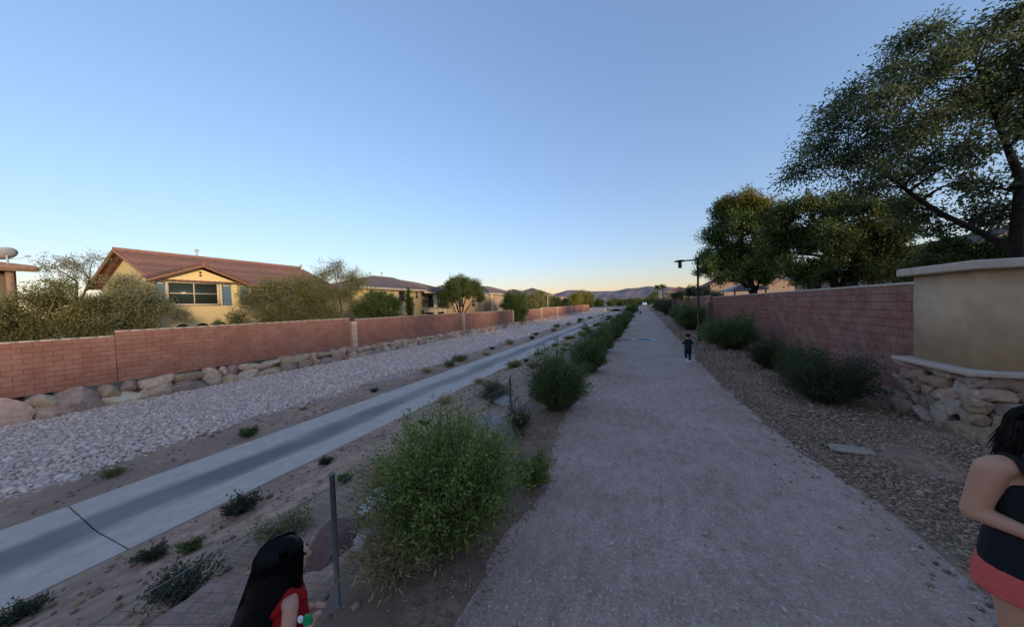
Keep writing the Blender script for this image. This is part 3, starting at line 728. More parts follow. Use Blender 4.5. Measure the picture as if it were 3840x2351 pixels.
# ------------------------------------------------------------------ houses
def roof_plane(mb, e0, e1, r1, r0, courses, tw=.30, amp=.022, step=.03, per=5):
    e0, e1, r0, r1 = (np.array(p, float) for p in (e0, e1, r0, r1))
    nrm = np.cross(e1 - e0, r0 - e0 if np.linalg.norm(r0 - e0) > np.linalg.norm(r1 - e1) * .2 else r1 - e1); nrm = nrm / np.linalg.norm(nrm)
    if nrm[2] < 0: nrm = -nrm
    W_ = np.linalg.norm(e1 - e0); n = max(2, int(W_ / tw * per)); ax = (e1 - e0) / W_
    for c in range(courses):
        v0 = c / courses; v1 = min(1.0, (c + 1.12) / courses)
        rows = []
        for v, h in ((v0, step), (v1, .002)):
            a = e0 + (r0 - e0) * v; b = e1 + (r1 - e1) * v
            pts = a[None] + (b - a)[None] * np.linspace(0, 1, n + 1)[:, None]
            s = (pts - e0) @ ax
            wv = amp * (.5 + .5 * np.cos(2 * np.pi * s / tw))
            rows.append(pts + nrm[None] * (h + wv)[:, None])
        low = rows[0] - nrm[None] * step * 1.1
        V = np.concatenate([low, rows[0], rows[1]]); k = n + 1
        i = np.arange(n)
        Q = np.concatenate([np.stack([i, i + 1, k + i + 1, k + i], -1), np.stack([k + i, k + i + 1, 2 * k + i + 1, 2 * k + i], -1)])
        mb.add(V, Q)
def window(t, face, x, y0, y1, z0, z1, sign=1, mull=1, frame='trim', fw=.09, rail=True):
    """window on a wall whose outer face is x = const (face 'x') or y = const (face 'y')"""
    def bx(b, a0, a1, c0, c1, d0, d1):   # a along wall, c height, d outwards
        p, q = sorted((x + sign * d0, x + sign * d1))
        if face == 'x': b.box(p, q, a0, a1, c0, c1)
        else: b.box(a0, a1, p, q, c0, c1)
    f = MB()
    bx(f, y0 - fw, y1 + fw, z1, z1 + fw, -.02, .06); bx(f, y0 - fw - .03, y1 + fw + .03, z0 - fw, z0, -.02, .10)
    bx(f, y0 - fw, y0, z0, z1, -.02, .06); bx(f, y1, y1 + fw, z0, z1, -.02, .06)
    for i in range(1, mull + 1):
        q = y0 + (y1 - y0) * i / (mull + 1); bx(f, q - .025, q + .025, z0, z1, -.02, .035)
    if rail: bx(f, y0, y1, (z0 + z1) / 2 - .022, (z0 + z1) / 2 + .022, -.02, .03)
    o = f.build('window', M[frame], t)
    g = MB(); bx(g, y0, y1, z0, z1, -.01, .012); g.build('pane', M['glass'], o)
    return o
def shutter(t, x, y0, y1, z0, z1, m_='shutter'):
    b = MB(); b.box(x, x + .05, y0, y0 + .05, z0, z1); b.box(x, x + .05, y1 - .05, y1, z0, z1)
    b.box(x, x + .05, y0 + .05, y1 - .05, z0, z0 + .07); b.box(x, x + .05, y0 + .05, y1 - .05, z1 - .07, z1)
    k = int((z1 - z0 - .14) / .085)
    for i in range(k):
        z = z0 + .07 + i * .085; b.add([(x + .012, y0 + .05, z), (x + .012, y1 - .05, z), (x + .045, y1 - .05, z), (x + .045, y0 + .05, z), (x + .012, y0 + .05, z + .08), (x + .012, y1 - .05, z + .08)], [(0, 1, 2, 3), (3, 2, 5, 4)])
    return b.build('shutter', M[m_], t)
def vent_pipe(t, x, y, z0, z1):
    b = MB(); b.tube([(x, y, z0), (x, y, z1)], .06, 8); b.lathe([(.06, z1 - .02), (.11, z1), (.11, z1 + .08), (.03, z1 + .11)], 10, x, y); return b.build('vent_pipe', M['metal_grey'], t)

# house with the red tile roof (coordinates below are world, the root sits at the origin of its lot)
def house_root(label, group='houses behind the far wall'): return thing('house', label, 'house', (0, 0, 0), 0, group)
h1 = house_root('cream two-storey house with a red tile gable roof and blue shutters')
mb = MB(); mb.box(-34.4, -25.0, 7.9, 17.7, -1.25, 4.36); mb.ngon_prism([(-34.4, 4.36), (-25.0, 4.36), (-29.7, 6.36)], 'y', 7.9, 17.7)
mb.ngon_prism([(7.55, 4.36), (11.15, 4.36), (9.35, 5.12)], 'x', -26.6, -24.75); mb.box(-25.05, -24.75, 7.55, 11.15, -1.25, 4.36)
mb.build('wall', M['stucco_yellow'], h1)
mb = MB()
roof_plane(mb, (-24.5, 7.3, 4.28), (-24.5, 18.3, 4.28), (-29.7, 18.3, 6.52), (-29.7, 7.3, 6.52), 16)
roof_plane(mb, (-34.9, 7.3, 4.28), (-34.9, 18.3, 4.28), (-29.7, 18.3, 6.52), (-29.7, 7.3, 6.52), 16)
roof_plane(mb, (-24.35, 7.1, 4.30), (-24.35, 7.1, 4.30), (-27.0, 9.35, 5.34), (-24.35, 9.35, 5.34), 1) if False else None
for ys_ in (7.05, 11.65):
    roof_plane(mb, (-24.3, ys_, 4.34), (-25.2, ys_, 4.50), (-27.0, 9.35, 5.36), (-24.3, 9.35, 5.36), 9, .28)
mb.tube([(-29.7, 7.28, 6.56), (-29.7, 18.32, 6.56)], .09, 8); mb.tube([(-24.3, 9.35, 5.38), (-27, 9.35, 5.38)], .08, 8)
tag(mb.build('roof', M['tile_red'], h1), kind='stuff')
mb = MB()
for a, b in (((-24.45, 7.3, 4.22), (-29.7, 7.3, 6.44)), ((-34.95, 7.3, 4.22), (-29.7, 7.3, 6.44)), ((-24.45, 18.3, 4.22), (-29.7, 18.3, 6.44)), ((-24.32, 7.05, 4.25), (-24.32, 9.35, 5.27)), ((-24.32, 11.65, 4.25), (-24.32, 9.35, 5.27))):
    mb.tube([a, b], .085, 4)
mb.tube([(-24.5, 11.6, 4.22), (-24.5, 18.3, 4.22)], .08, 4); mb.build('fascia', M['fascia'], h1)
window(h1, 'x', -24.75, 7.95, 10.08, 3.0, 4.22, 1, 1, 'trim', .12)
shutter(h1, -24.745, 7.45 - .02, 7.80, 2.88, 4.26); shutter(h1, -24.745, 10.32, 10.78, 2.88, 4.26)
window(h1, 'x', -25.0, 12.0, 14.1, 3.02, 4.12, 1, 1, 'trim', .1); shutter(h1, -24.995, 11.38, 11.86, 2.95, 4.2); shutter(h1, -24.995, 14.25, 14.7, 2.95, 4.2)
window(h1, 'x', -25.0, 15.5, 16.7, 3.02, 4.12, 1, 1, 'trim', .1); shutter(h1, -24.995, 16.85, 17.25, 2.95, 4.2)
for z in (4.72, 4.90):
    mb = MB(); mb.ngon_prism([(9.35 + .065 * math.cos(a), z + .065 * math.sin(a)) for a in np.linspace(0, 2 * math.pi, 13)[:-1]], 'x', -24.76, -24.735); mb.build('gable_vent', M['dark_open'], h1)
for yy in (8.45, 9.32, 10.2, 11.1):
    mb = MB(); mb.ngon_prism([(yy - .30, -1.2), (yy + .30, -1.2), (yy + .30, 1.55)] + [(yy + .30 * math.cos(a), 1.55 + .26 * math.sin(a)) for a in np.linspace(.3, math.pi - .3, 7)] + [(yy - .30, 1.55)], 'x', -24.76, -24.73); mb.build('arch_opening', M['dark_open'], h1)
vent_pipe(h1, -29.75, 11.1, 6.3, 7.02); vent_pipe(h1, -28.9, 17.9, 6.0, 6.62)

def hip_house(label, x0, x1, y0, y1, ze, apex, zr, wall, roof, windows=(), z0=-1.25, group='houses behind the far wall', courses=9, over=.5):
    """x1 is the wall facing the path; apex (y a, y b): the ridge"""
    t = house_root(label, group)
    mb = MB(); mb.box(x0, x1, y0, y1, z0, ze); mb.build('wall', M[wall], t)
    xm = (x0 + x1) / 2; a, b = apex; o = over; zl = ze - .04
    E = [(x1 + o, y0 - o, zl), (x1 + o, y1 + o, zl), (x0 - o, y1 + o, zl), (x0 - o, y0 - o, zl)]; ra = (xm, a, zr); rb = (xm, b, zr)
    mb = MB()
    roof_plane(mb, E[0], E[1], rb, ra, courses, .33, .02, .03, 4); roof_plane(mb, E[1], E[2], rb, rb, courses, .33, .02, .03, 4)
    roof_plane(mb, E[2], E[3], ra, rb, courses, .33, .02, .03, 4); roof_plane(mb, E[3], E[0], ra, ra, courses, .33, .02, .03, 4)
    for p, q in ((E[0], ra), (E[1], rb), (E[2], rb), (E[3], ra), (ra, rb)):
        if p != q: mb.tube([Vector(p) + Vector((0, 0, .05)), Vector(q) + Vector((0, 0, .05))], .08, 6)
    tag(mb.build('roof', M[roof], t), kind='stuff')
    mb = MB()
    for p, q in ((0, 1), (1, 2), (2, 3), (3, 0)): mb.tube([Vector(E[p]) - Vector((0, 0, .10)), Vector(E[q]) - Vector((0, 0, .10))], .12, 4)
    mb.build('fascia', M['trim'], t)
    for w in windows: window(t, *w)
    return t
h2 = hip_house('cream house with a grey hip roof and upstairs balconies', -36, -26, 21.8, 30.9, 4.72, (28.0, 31.2), 6.55, 'stucco_yellow', 'tile_grey',
               [('x', -26, 24.3, 25.1, 3.1, 4.3), ('x', -26, 26.9, 27.9, 3.25, 4.4, 1, 0, 'trim', .07, False), ('x', -26, 29.75, 30.2, 3.6, 4.42, 1, 0, 'trim', .08, True)])
# balcony wing of the same house
mb = MB(); mb.box(-36, -27.6, 30.93, 38.2, -1.25, 4.5); mb.build('wing_wall', M['stucco_cream'], h2)
mb = MB(); roof_plane(mb, (-25.3, 30.0, 4.5), (-25.3, 38.9, 4.5), (-31, 35.5, 6.3), (-31, 31.2, 6.5), 9, .33, .02, .03, 4); roof_plane(mb, (-25.3, 38.9, 4.5), (-36.5, 38.9, 4.5), (-31, 35.5, 6.3), (-31, 35.5, 6.3), 9, .33, .02, .03, 4)
tag(mb.build('wing_roof', M['tile_grey'], h2), kind='stuff')
mb = MB(); mb.box(-25.55, -25.32, 30.8, 38.7, 4.28, 4.47); mb.build('wing_fascia', M['trim'], h2)
mb = MB(); mb.box(-27.6, -25.75, 30.95, 38.2, 2.08, 2.36); mb.box(-25.75, -25.62, 30.95, 38.2, 2.28, 2.40); mb.build('balcony_floor', M['trim'], h2)
for y in (33.05, 35.35, 37.8):
    mb = MB(); mb.box(-25.95, -25.62, y, y + (.75 if y < 34 else .35), -1.25, 4.28 if y < 34 or y > 37 else 3.3); mb.build('column', M['stucco_cream'], h2)
for a, b in ((30.98, 33.02), (33.85, 35.3), (35.75, 37.75)):
    mb = MB(); mb.box(-25.80, -25.74, a, b, 3.24, 3.30); mb.box(-25.79, -25.75, a, b, 2.45, 2.49)
    for q in np.arange(a + .06, b, .115): mb.box(-25.78, -25.76, q, q + .016, 2.49, 3.24)
    mb.build('balcony_rail', M['metal_dark'], h2)
window(h2, 'x', -27.6, 31.6, 32.6, 2.45, 4.2, 1, 1); window(h2, 'x', -27.6, 34.3, 35.4, 2.45, 4.2, 1, 1); window(h2, 'x', -27.6, 36.2, 37.3, 2.45, 4.2, 1, 1)
for y in (31.1, 33.95, 35.85):
    mb = MB(); mb.ngon_prism([(y, -1.2), (y + 1.7, -1.2), (y + 1.7, 1.6)] + [(y + .85 + .85 * math.cos(a), 1.6 + .32 * math.sin(a)) for a in np.linspace(.2, math.pi - .2, 8)] + [(y, 1.6)], 'x', -27.59, -27.56); mb.build('arch_opening', M['dark_open'], h2)
mb = MB(); mb.box(-25.75, -25.66, 30.95, 38.2, 1.75, 2.08); mb.build('balcony_beam', M['stucco_cream'], h2)
vent_pipe(h2, -30.9, 27.4, 6.3, 6.95); vent_pipe(h2, -30.9, 29.2, 6.4, 7.1)
h3 = hip_house('orange-cream house with a grey roof, half hidden behind the multi-stemmed tree', -36, -27, 40.2, 49.5, 4.6, (43, 46), 6.2, 'stucco_orange', 'tile_grey', [('x', -27, 41.2, 42.2, 2.4, 3.6), ('x', -27, 45, 46.2, 2.4, 3.6)])
h4 = hip_house('taupe house with a wide dark grey hip roof, just left of the big green shrub', -36, -27, 51.5, 67, 4.95, (57, 61), 6.75, 'stucco_taupe', 'tile_grey', [('x', -27, 58, 59.5, 2.6, 4.0)])
mb = MB(); mb.box(-26.98, -26.85, 52.3, 53.0, -1.25, 4.9); mb.build('column', M['stucco_yellow'], h4)
h5 = hip_house('low-roofed far house behind the big green shrub', -36, -27, 70.5, 79, 5.0, (74, 76), 6.7, 'stucco_taupe', 'tile_grey', [('x', -27, 73, 75, 2.6, 4.0)])
h6 = hip_house('far house with a pointed brown hip roof above the brownish hedge trees', -36, -27, 82.5, 97, 5.6, (89.5, 91), 7.7, 'stucco_pink', 'tile_grey', [('x', -27, 88, 90, 3, 4.4)])
h7 = hip_house('farthest house on the left, only its low roof showing', -36, -27, 101, 114, 5.0, (106, 108), 6.6, 'stucco_cream', 'tile_grey', [('x', -27, 104, 106, 3, 4.4)])
# house at the left edge: eave corner, patio cover
h0 = house_root('brown-eaved house corner at the left edge of the view, below a satellite dish')
mb = MB(); mb.box(-36, -24.6, -9, 3.42, -1.25, 4.5); mb.build('wall', M['stucco_pink'], h0)
mb = MB(); roof_plane(mb, (-23.6, -9.6, 4.56), (-23.6, 3.75, 4.56), (-30, 3.75, 5.3), (-30, -9.6, 5.3), 12); roof_plane(mb, (-36.6, -9.6, 4.34), (-36.6, 3.75, 4.34), (-30, 3.75, 5.0), (-30, -9.6, 5.0), 12); tag(mb.build('roof', M['tile_red'], h0), kind='stuff')
mb = MB(); mb.tube([(-23.6, -9.6, 4.46), (-23.6, 3.75, 4.46)], .13, 4); mb.tube([(-23.6, 3.75, 4.46), (-30, 3.75, 5.2)], .12, 4); mb.build('fascia', M['wood'], h0)
mb = MB(); mb.box(-24.1, -23.92, 3.1, 3.28, -1.25, 4.4); mb.build('porch_post', M['wood'], h0)
# satellite dish
t = thing('satellite_dish', 'grey satellite dish standing on the roof edge at the far left', 'satellite dish', (-24.2, 3.2, 4.56))
rot = Matrix.Rotation(R(-52), 3, 'Y') @ Matrix.Rotation(R(20), 3, 'X')
V = []; Q = []
for ring in range(5):
    for k in range(18):
        a = 2 * math.pi * k / 18; r = .36 * ring / 4 + .002; V.append(tuple(rot @ Vector((r * math.cos(a) * .85, r * math.sin(a), .35 * r * r * 2)) + Vector((-.1, -.02, .50))))
for ring in range(4):
    for k in range(18): Q.append((ring * 18 + k, ring * 18 + (k + 1) % 18, (ring + 1) * 18 + (k + 1) % 18, (ring + 1) * 18 + k))
mb = MB(); mb.add(V, Q); o = mb.build('reflector', M['metal_grey'], t, True); sm = o.modifiers.new('thick', 'SOLIDIFY'); sm.thickness = .012
mb = MB(); mb.tube([(0, 0, -.06), (0, 0, .30), (-.08, -.01, .46)], .028, 8); mb.build('mast', M['metal_grey'], t, True)
mb = MB(); mb.tube([(-.08, 0, .30), (.12, .25, .36), (.22, .42, .46)], .012, 6); mb.box(.17, .27, .37, .5, .44, .50); mb.build('feed_arm', M['metal_grey'], t)

# houses on the right behind the path wall
GRH = 'houses behind the path-side wall'
hr1 = house_root('pinkish-tan house with a dark doorway behind the dark trees on the right', GRH)
mb = MB(); mb.box(13.2, 22, 20, 36, .4, 4.05); mb.build('wall', M['stucco_pink'], hr1)
mb = MB(); roof_plane(mb, (12.6, 19.5, 4.05), (12.6, 36.5, 4.05), (17.6, 33, 5.6), (17.6, 23, 5.6), 8, .33, .02, .03, 4); roof_plane(mb, (12.6, 19.5, 4.05), (22.6, 19.5, 4.05), (17.6, 23, 5.6), (17.6, 23, 5.6), 8, .33, .02, .03, 4); roof_plane(mb, (12.6, 36.5, 4.05), (22.6, 36.5, 4.05), (17.6, 33, 5.6), (17.6, 33, 5.6), 8, .33, .02, .03, 4); roof_plane(mb, (22.6, 19.5, 4.05), (22.6, 36.5, 4.05), (17.6, 33, 5.6), (17.6, 23, 5.6), 8, .33, .02, .03, 4); tag(mb.build('roof', M['tile_grey'], hr1), kind='stuff')
mb = MB(); mb.tube([(12.6, 19.5, 3.95), (12.6, 36.5, 3.95)], .12, 4); mb.build('fascia', M['trim'], hr1)
for a, b, z1 in ((31.6, 33.6, 3.75), (27.2, 28.6, 3.4), (22.6, 24.2, 3.5)):
    mb = MB(); mb.box(13.15, 13.19, a, b, .5, z1); mb.build('doorway', M['dark_open'], hr1)
for y in (25.6, 21.3):
    mb = MB(); mb.box(12.75, 13.1, y, y + .5, .4, 3.9); mb.build('column', M['stucco_cream'], hr1)
hr2 = house_root('pale pink gable-end house far down the path side behind the lamp post', GRH)
mb = MB(); mb.box(12, 26, 66, 80, .4, 5.0); mb.ngon_prism([(11.9, 5.0), (26, 5.0), (15.5, 6.9)], 'y', 65.9, 80); mb.build('wall', M['stucco_pink'], hr2)
mb = MB(); roof_plane(mb, (11.2, 65.4, 4.75), (11.2, 80.5, 4.75), (15.5, 80.5, 7.0), (15.5, 65.4, 7.0), 9, .33, .02, .03, 4); roof_plane(mb, (27, 65.4, 4.85), (27, 80.5, 4.85), (15.5, 80.5, 7.0), (15.5, 65.4, 7.0), 12, .33, .02, .03, 4); tag(mb.build('roof', M['tile_red'], hr2), kind='stuff')
window(hr2, 'y', 65.9, 15.0, 15.9, 5.4, 6.0, -1, 0, 'fascia', .06, False)
hr3 = hip_house('small tan far house beside two thin palms at the end of the path', 9, 17, 120, 134, 5.5, (125, 129), 7.4, 'stucco_orange', 'tile_red', [('x', 9, 124, 126, 3, 4.4, -1)], .4, GRH)

shade_house = hip_house('unseen tan house added beyond the right edge to block the low sun', 14, 24, -18, 13, 4.4, (-10, 6), 6.6, 'stucco_pink', 'tile_grey', [('x', 14, 2, 4, 1.6, 3.0, -1)], .4, GRH)  # out of view, added to keep low sun off the near path and figures
# grey garden gazebo behind the wall
t = thing('gazebo', 'small grey-roofed garden shelter seen over the path wall beneath the yellowish tree', 'gazebo', (7.6, 29.6, .45))
mb = MB(); mb.loft([[(-1.1, -1.9, 2.45), (1.1, -1.9, 2.45), (1.1, 1.9, 2.45), (-1.1, 1.9, 2.45)], [(-1.1, -1.9, 2.58), (1.1, -1.9, 2.58), (1.1, 1.9, 2.58), (-1.1, 1.9, 2.58)], [(-.2, -.8, 2.95), (.2, -.8, 2.95), (.2, .8, 2.95), (-.2, .8, 2.95)]]); mb.build('canopy', M['metal_grey'], t)
for x in (-.95, .95):
    for y in (-1.75, 1.75):
        mb = MB(); mb.tube([(x, y, 0), (x, y, 2.45)], .05, 8); mb.build('post', M['metal_dark'], t)

# pale pole and far vehicle
t = MB(); t.tube([(0, 0, 0), (0, 0, 5.3)], [.12, .09], 8); t.lathe([(.17, 5.3), (.17, 5.42), (.05, 5.5)], 10); o = t.build('pole', M['trim'], None, True); o.location = (-21.2, 71.8, -1.0); tag(o, 'thin pale pole standing just behind the far red wall', 'pole')
t = thing('parked_car', 'white car standing at the far end of the path', 'car', (1.6, 143, .535), R(90))
mb = MB(); mb.loft([[(-2.2, y, .35), (-2.25, y, .75), (-1.6, y, .95), (-.8, y * .88, 1.5), (1.0, y * .88, 1.52), (1.9, y, .98), (2.25, y, .85), (2.25, y, .35)] for y in (-.9, -.88, .88, .9)]); mb.build('body', M['white'], t)
mb = MB(); mb.box(-.75, .95, -.84, -.80, 1.02, 1.42); mb.box(-.75, .95, .80, .84, 1.02, 1.42); mb.build('side_window', M['glass'], t)
for x in (-1.4, 1.4):
    for y in (-.85, .85):
        mb = MB(); mb.ngon_prism([(x + .34 * math.cos(a), .34 + .34 * math.sin(a)) for a in np.linspace(0, 2 * math.pi, 17)[:-1]], 'y', y - .1, y + .1); mb.build('wheel', M['black_rubber'], t)

# ------------------------------------------------------------------ trees and shrubs
def leaf_quads(P, D, L, Wd, rg):
    n = len(P); D = D / np.maximum(np.linalg.norm(D, axis=1, keepdims=True), 1e-6)
    r = rg.normal(size=(n, 3)); Sd = np.cross(D, r); Sd /= np.maximum(np.linalg.norm(Sd, axis=1, keepdims=True), 1e-6)
    L = L[:, None]; Wd = Wd[:, None]
    V = np.stack([P, P + D * L * .5 + Sd * Wd * .5, P + D * L, P + D * L * .5 - Sd * Wd * .5], 1).reshape(-1, 3)
    F = np.arange(4 * n).reshape(n, 4); return V, F
def bez(a, c, b, n=7):
    return [a * (1 - t) ** 2 + c * 2 * t * (1 - t) + b * t * t for t in np.linspace(0, 1, n)]
def tree(name, label, cat, base, trunks, clumps, leaf, dens=1.0, ll=.10, lw=.035, bark='bark', group=None, seed=1, twigs=12, droop=.15, limb_r=.05, crown='crown', extra=None, limbs=True, twig_r=.006, rs=1.15):
    """trunks: list of (points, radii), clumps: (x, y, z, r) — all in world coordinates; real leaf-sized faces along real twigs"""
    rg = np.random.default_rng(seed); b0 = np.array(base, float)
    t = thing(name, label, cat, base, 0, group)
    tb = MB(); tp = []
    for pts, rad in trunks:
        q = [np.array(p, float) - b0 for p in pts]; tb.tube(q, rad, 9)
        for i in range(len(q) - 1):
            for s in np.linspace(0, 1, 5): tp.append((q[i] * (1 - s) + q[i + 1] * s, rad[i] * (1 - s) + rad[i + 1] * s))
    tb.build('trunk', M[bark], t, True)
    lb = MB(); out = {}
    for grp, (cl, lm, dn) in {'main': (clumps, leaf, dens), **(extra or {})}.items():
        VV = []; FF = []; nn = 0
        for cx_, cy_, cz_, r in cl:
            r = r * rs
            c = np.array((cx_, cy_, cz_)) - b0
            if limbs:
                best = min(tp, key=lambda p: np.linalg.norm(p[0] - c) + (1.5 * max(0, p[0][2] - c[2] + .2)) - .35 * p[0][2] * 0)
                a, ar = best; mid = (a + c) / 2 + np.array((0, 0, .12 * np.linalg.norm(c - a))) + rg.normal(0, .06, 3) * np.linalg.norm(c - a)
                lb.tube(bez(a, mid, c), np.linspace(min(ar * .8, limb_r * (1 + r)), limb_r * .25, 7), 6, False)
            k = max(6, int(twigs * (r / .5) ** .8)) if r < 1.5 else int(twigs * 2.2)
            d = rg.normal(size=(k, 3)); d /= np.linalg.norm(d, axis=1, keepdims=True); d[:, 2] = d[:, 2] * .85 + .1
            tips = c + d * r * rg.uniform(.65, 1.18, (k, 1)); tips[:, 2] -= droop * r * rg.random(k)
            for tip in tips:
                s0 = c + rg.normal(0, .22 * r, 3); m_ = (s0 + tip) / 2 + rg.normal(0, .12 * r, 3)
                lb.tube(bez(s0, m_, tip, 4), [twig_r * 1.6, twig_r * 1.3, twig_r, twig_r * .6], 3, False)
                n = max(3, int(dn * 46 * (r / .5) ** 1.3 * rg.uniform(.55, 1.35) * (.09 / ll) ** 1.1))
                u = rg.random(n) ** .75
                P = s0 * (1 - u[:, None]) ** 2 + m_ * (2 * u * (1 - u))[:, None] + tip * (u * u)[:, None] + rg.normal(0, .085 * r + ll * .5, (n, 3))
                D = (tip - s0)[None] / max(r, .05) + rg.normal(0, .8, (n, 3)); D[:, 2] -= droop * 1.5
                V, F = leaf_quads(P, D, ll * rg.uniform(.6, 1.4, n), lw * rg.uniform(.7, 1.4, n), rg)
                VV.append(V); FF.append(F + nn); nn += len(V)
        nm = crown if grp == 'main' else grp
        tag(link(nm, mesh_np(nm, np.concatenate(VV), np.concatenate(FF)), M[lm], t), kind='stuff')
    if lb.n: lb.build('branches', M[bark], t)
    return t

BIG = [(4.27, 11.12, 5.81, 0.37), (4.8, 11.43, 6.43, 0.43), (5.15, 11.57, 7.23, 0.45), (5.66, 11.95, 7.91, 0.36), (5.35, 11.42, 6.01, 0.46), (6.02, 11.9, 6.81, 0.52), (5.02, 9.58, 6.58, 0.32), (5.75, 10.71, 7.7, 0.27), (6.78, 11.95, 8.93, 0.42), (6.3, 11.19, 7.52, 0.4), (7.11, 11.84, 9.14, 0.3), (5.96, 9.79, 7.12, 0.37), (6.94, 10.72, 7.81, 0.34), (6.65, 10.14, 6.73, 0.36), (7.48, 10.91, 8.25, 0.33), (7.61, 10.99, 7.41, 0.37), (6.84, 9.53, 7.68, 0.27), (7.33, 10.06, 7.29, 0.32), (7.52, 10.23, 6.57, 0.32), (8.32, 11.88, 6.74, 0.35), (7.27, 11.49, 6.75, 0.42), (5.79, 9.91, 6.09, 0.39), (6.37, 11.57, 6.13, 0.48), (5.12, 9.86, 5.01, 0.33), (6.4, 11.11, 5.3, 0.39), (6.1, 9.83, 5.27, 0.37), (6.34, 9.5, 5.18, 0.3), (8.58, 11.77, 6.22, 0.33), (7.59, 10.04, 6.8, 0.41), (7.78, 10.06, 5.95, 0.4), (9.12, 12.05, 5.45, 0.41), (5.9, 11.77, 5.22, 0.29), (6.65, 10.25, 4.74, 0.25), (7.31, 12.0, 3.97, 0.2), (7.48, 10.9, 4.69, 0.29),
       (8.2, 10.4, 8.6, .5), (9.0, 11.2, 8.3, .55), (9.6, 10.4, 7.4, .55), (10.2, 11.4, 6.6, .5), (9.0, 9.4, 7.0, .5), (8.6, 12.6, 7.6, .5), (9.8, 12.4, 7.0, .5), (7.6, 11.3, 4.05, .34), (8.4, 11.7, 4.2, .38), (7.0, 11.8, 4.35, .3), (6.5, 11.6, 4.5, .28)]
tree('shade_tree', 'tall airy shade tree with a dark trunk rising behind the stucco sign wall', 'tree', (8.05, 11.05, .4),
     [([(8.05, 11.05, .3), (8.0, 11.05, 2.6), (8.0, 11.0, 3.6), (8.05, 11.0, 4.8), (7.8, 11.0, 5.8), (7.5, 10.9, 6.8), (7.3, 10.9, 7.6)], [.14, .115, .095, .075, .055, .038, .02]),
      ([(8.0, 11.05, 3.2), (7.5, 11.0, 3.62), (6.9, 11.1, 4.2), (6.45, 10.95, 4.55), (6.1, 11.05, 5.1), (5.55, 10.95, 5.6), (5.2, 11.1, 6.2)], [.075, .065, .055, .048, .038, .028, .015]),
      ([(8.0, 11.0, 4.6), (8.6, 11.1, 5.6), (9.0, 11.2, 6.8)], [.12, .09, .04])],
     BIG, 'leaf_big', .62, .085, .036, 'bark', 'trees behind the path-side wall', 3, 26, .3, .03, rs=1.7)
T2 = [(5.16, 28.53, 5.79, 0.88), (4.72, 27.11, 4.61, 0.65), (5.88, 29.32, 7.57, 1.18), (5.93, 28.57, 9.1, 0.95), (6.79, 29.4, 6.4, 1.34), (8.12, 29.18, 5.81, 1.46), (8.27, 27.4, 7.46, 1.17), (7.05, 27.58, 8.06, 1.23), (8.75, 27.0, 6.37, 1.13), (9.33, 26.94, 8.14, 0.78), (8.64, 26.7, 4.64, 0.96), (6.64, 27.4, 4.29, 0.89), (8.51, 28.31, 3.63, 0.61), (5.44, 26.51, 3.9, 0.53), (7.5, 27.5, 4.4, 1.0), (6.2, 28.5, 5.0, 1.0), (9.2, 27.5, 5.0, 1.0), (5.0, 28.0, 5.2, .7), (9.8, 27.2, 6.6, .9)]
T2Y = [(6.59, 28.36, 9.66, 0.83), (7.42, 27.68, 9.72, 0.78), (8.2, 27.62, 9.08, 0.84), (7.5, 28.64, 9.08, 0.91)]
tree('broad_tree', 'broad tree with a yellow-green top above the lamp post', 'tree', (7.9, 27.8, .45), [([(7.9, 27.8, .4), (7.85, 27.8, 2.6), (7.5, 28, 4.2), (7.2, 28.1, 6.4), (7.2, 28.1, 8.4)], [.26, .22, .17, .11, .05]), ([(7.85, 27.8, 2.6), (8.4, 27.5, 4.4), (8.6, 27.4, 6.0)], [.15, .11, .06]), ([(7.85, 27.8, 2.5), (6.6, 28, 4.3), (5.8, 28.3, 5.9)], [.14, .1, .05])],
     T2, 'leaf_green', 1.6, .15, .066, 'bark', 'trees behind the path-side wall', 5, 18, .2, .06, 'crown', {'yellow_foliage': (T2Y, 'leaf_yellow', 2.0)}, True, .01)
T3 = [(6.41, 17.95, 6.15, 0.62), (6.83, 17.56, 6.45, 0.59), (7.71, 17.95, 6.42, 0.57), (8.66, 18.49, 6.43, 0.66), (8.56, 16.94, 5.76, 0.58), (10.36, 19.14, 5.87, 0.62), (9.56, 16.85, 4.76, 0.46), (6.54, 18.6, 5.03, 0.76), (7.41, 18.83, 4.97, 0.94), (7.39, 16.84, 4.81, 0.8), (9.1, 18.69, 4.87, 0.84), (9.42, 17.68, 4.3, 0.67), (10.48, 18.19, 3.82, 0.49), (5.99, 16.82, 3.59, 0.49), (6.82, 16.91, 3.42, 0.56), (8.63, 17.23, 3.42, 0.51), (10.34, 19.09, 3.25, 0.45), (7.58, 17.27, 3.74, 0.55), (10.72, 18.61, 3.06, 0.33), (8.0, 18.0, 5.6, .8), (8.6, 17.8, 4.2, .7), (10.0, 18.6, 4.9, .7), (7.2, 18.5, 3.3, .6), (8.2, 18.4, 3.35, .5), (9.4, 18.2, 3.4, .65), (5.9, 18.5, 4.5, .65), (6.1, 18.3, 5.5, .55), (9.6, 17.4, 5.9, .6)]
tree('dense_tree', 'dense dark tree with a forked trunk over the middle of the path wall', 'tree', (8.0, 17.85, .45), [([(8.0, 17.85, .4), (8.0, 17.85, 2.4), (7.7, 17.8, 3.6), (7.4, 17.8, 5.2)], [.2, .16, .12, .05]), ([(8.0, 17.85, 2.3), (8.5, 17.9, 3.5), (9.0, 18, 5.2)], [.13, .1, .05])],
     T3, 'leaf_dark', 2.0, .115, .055, 'bark', 'trees behind the path-side wall', 7, 15, .2, .05)
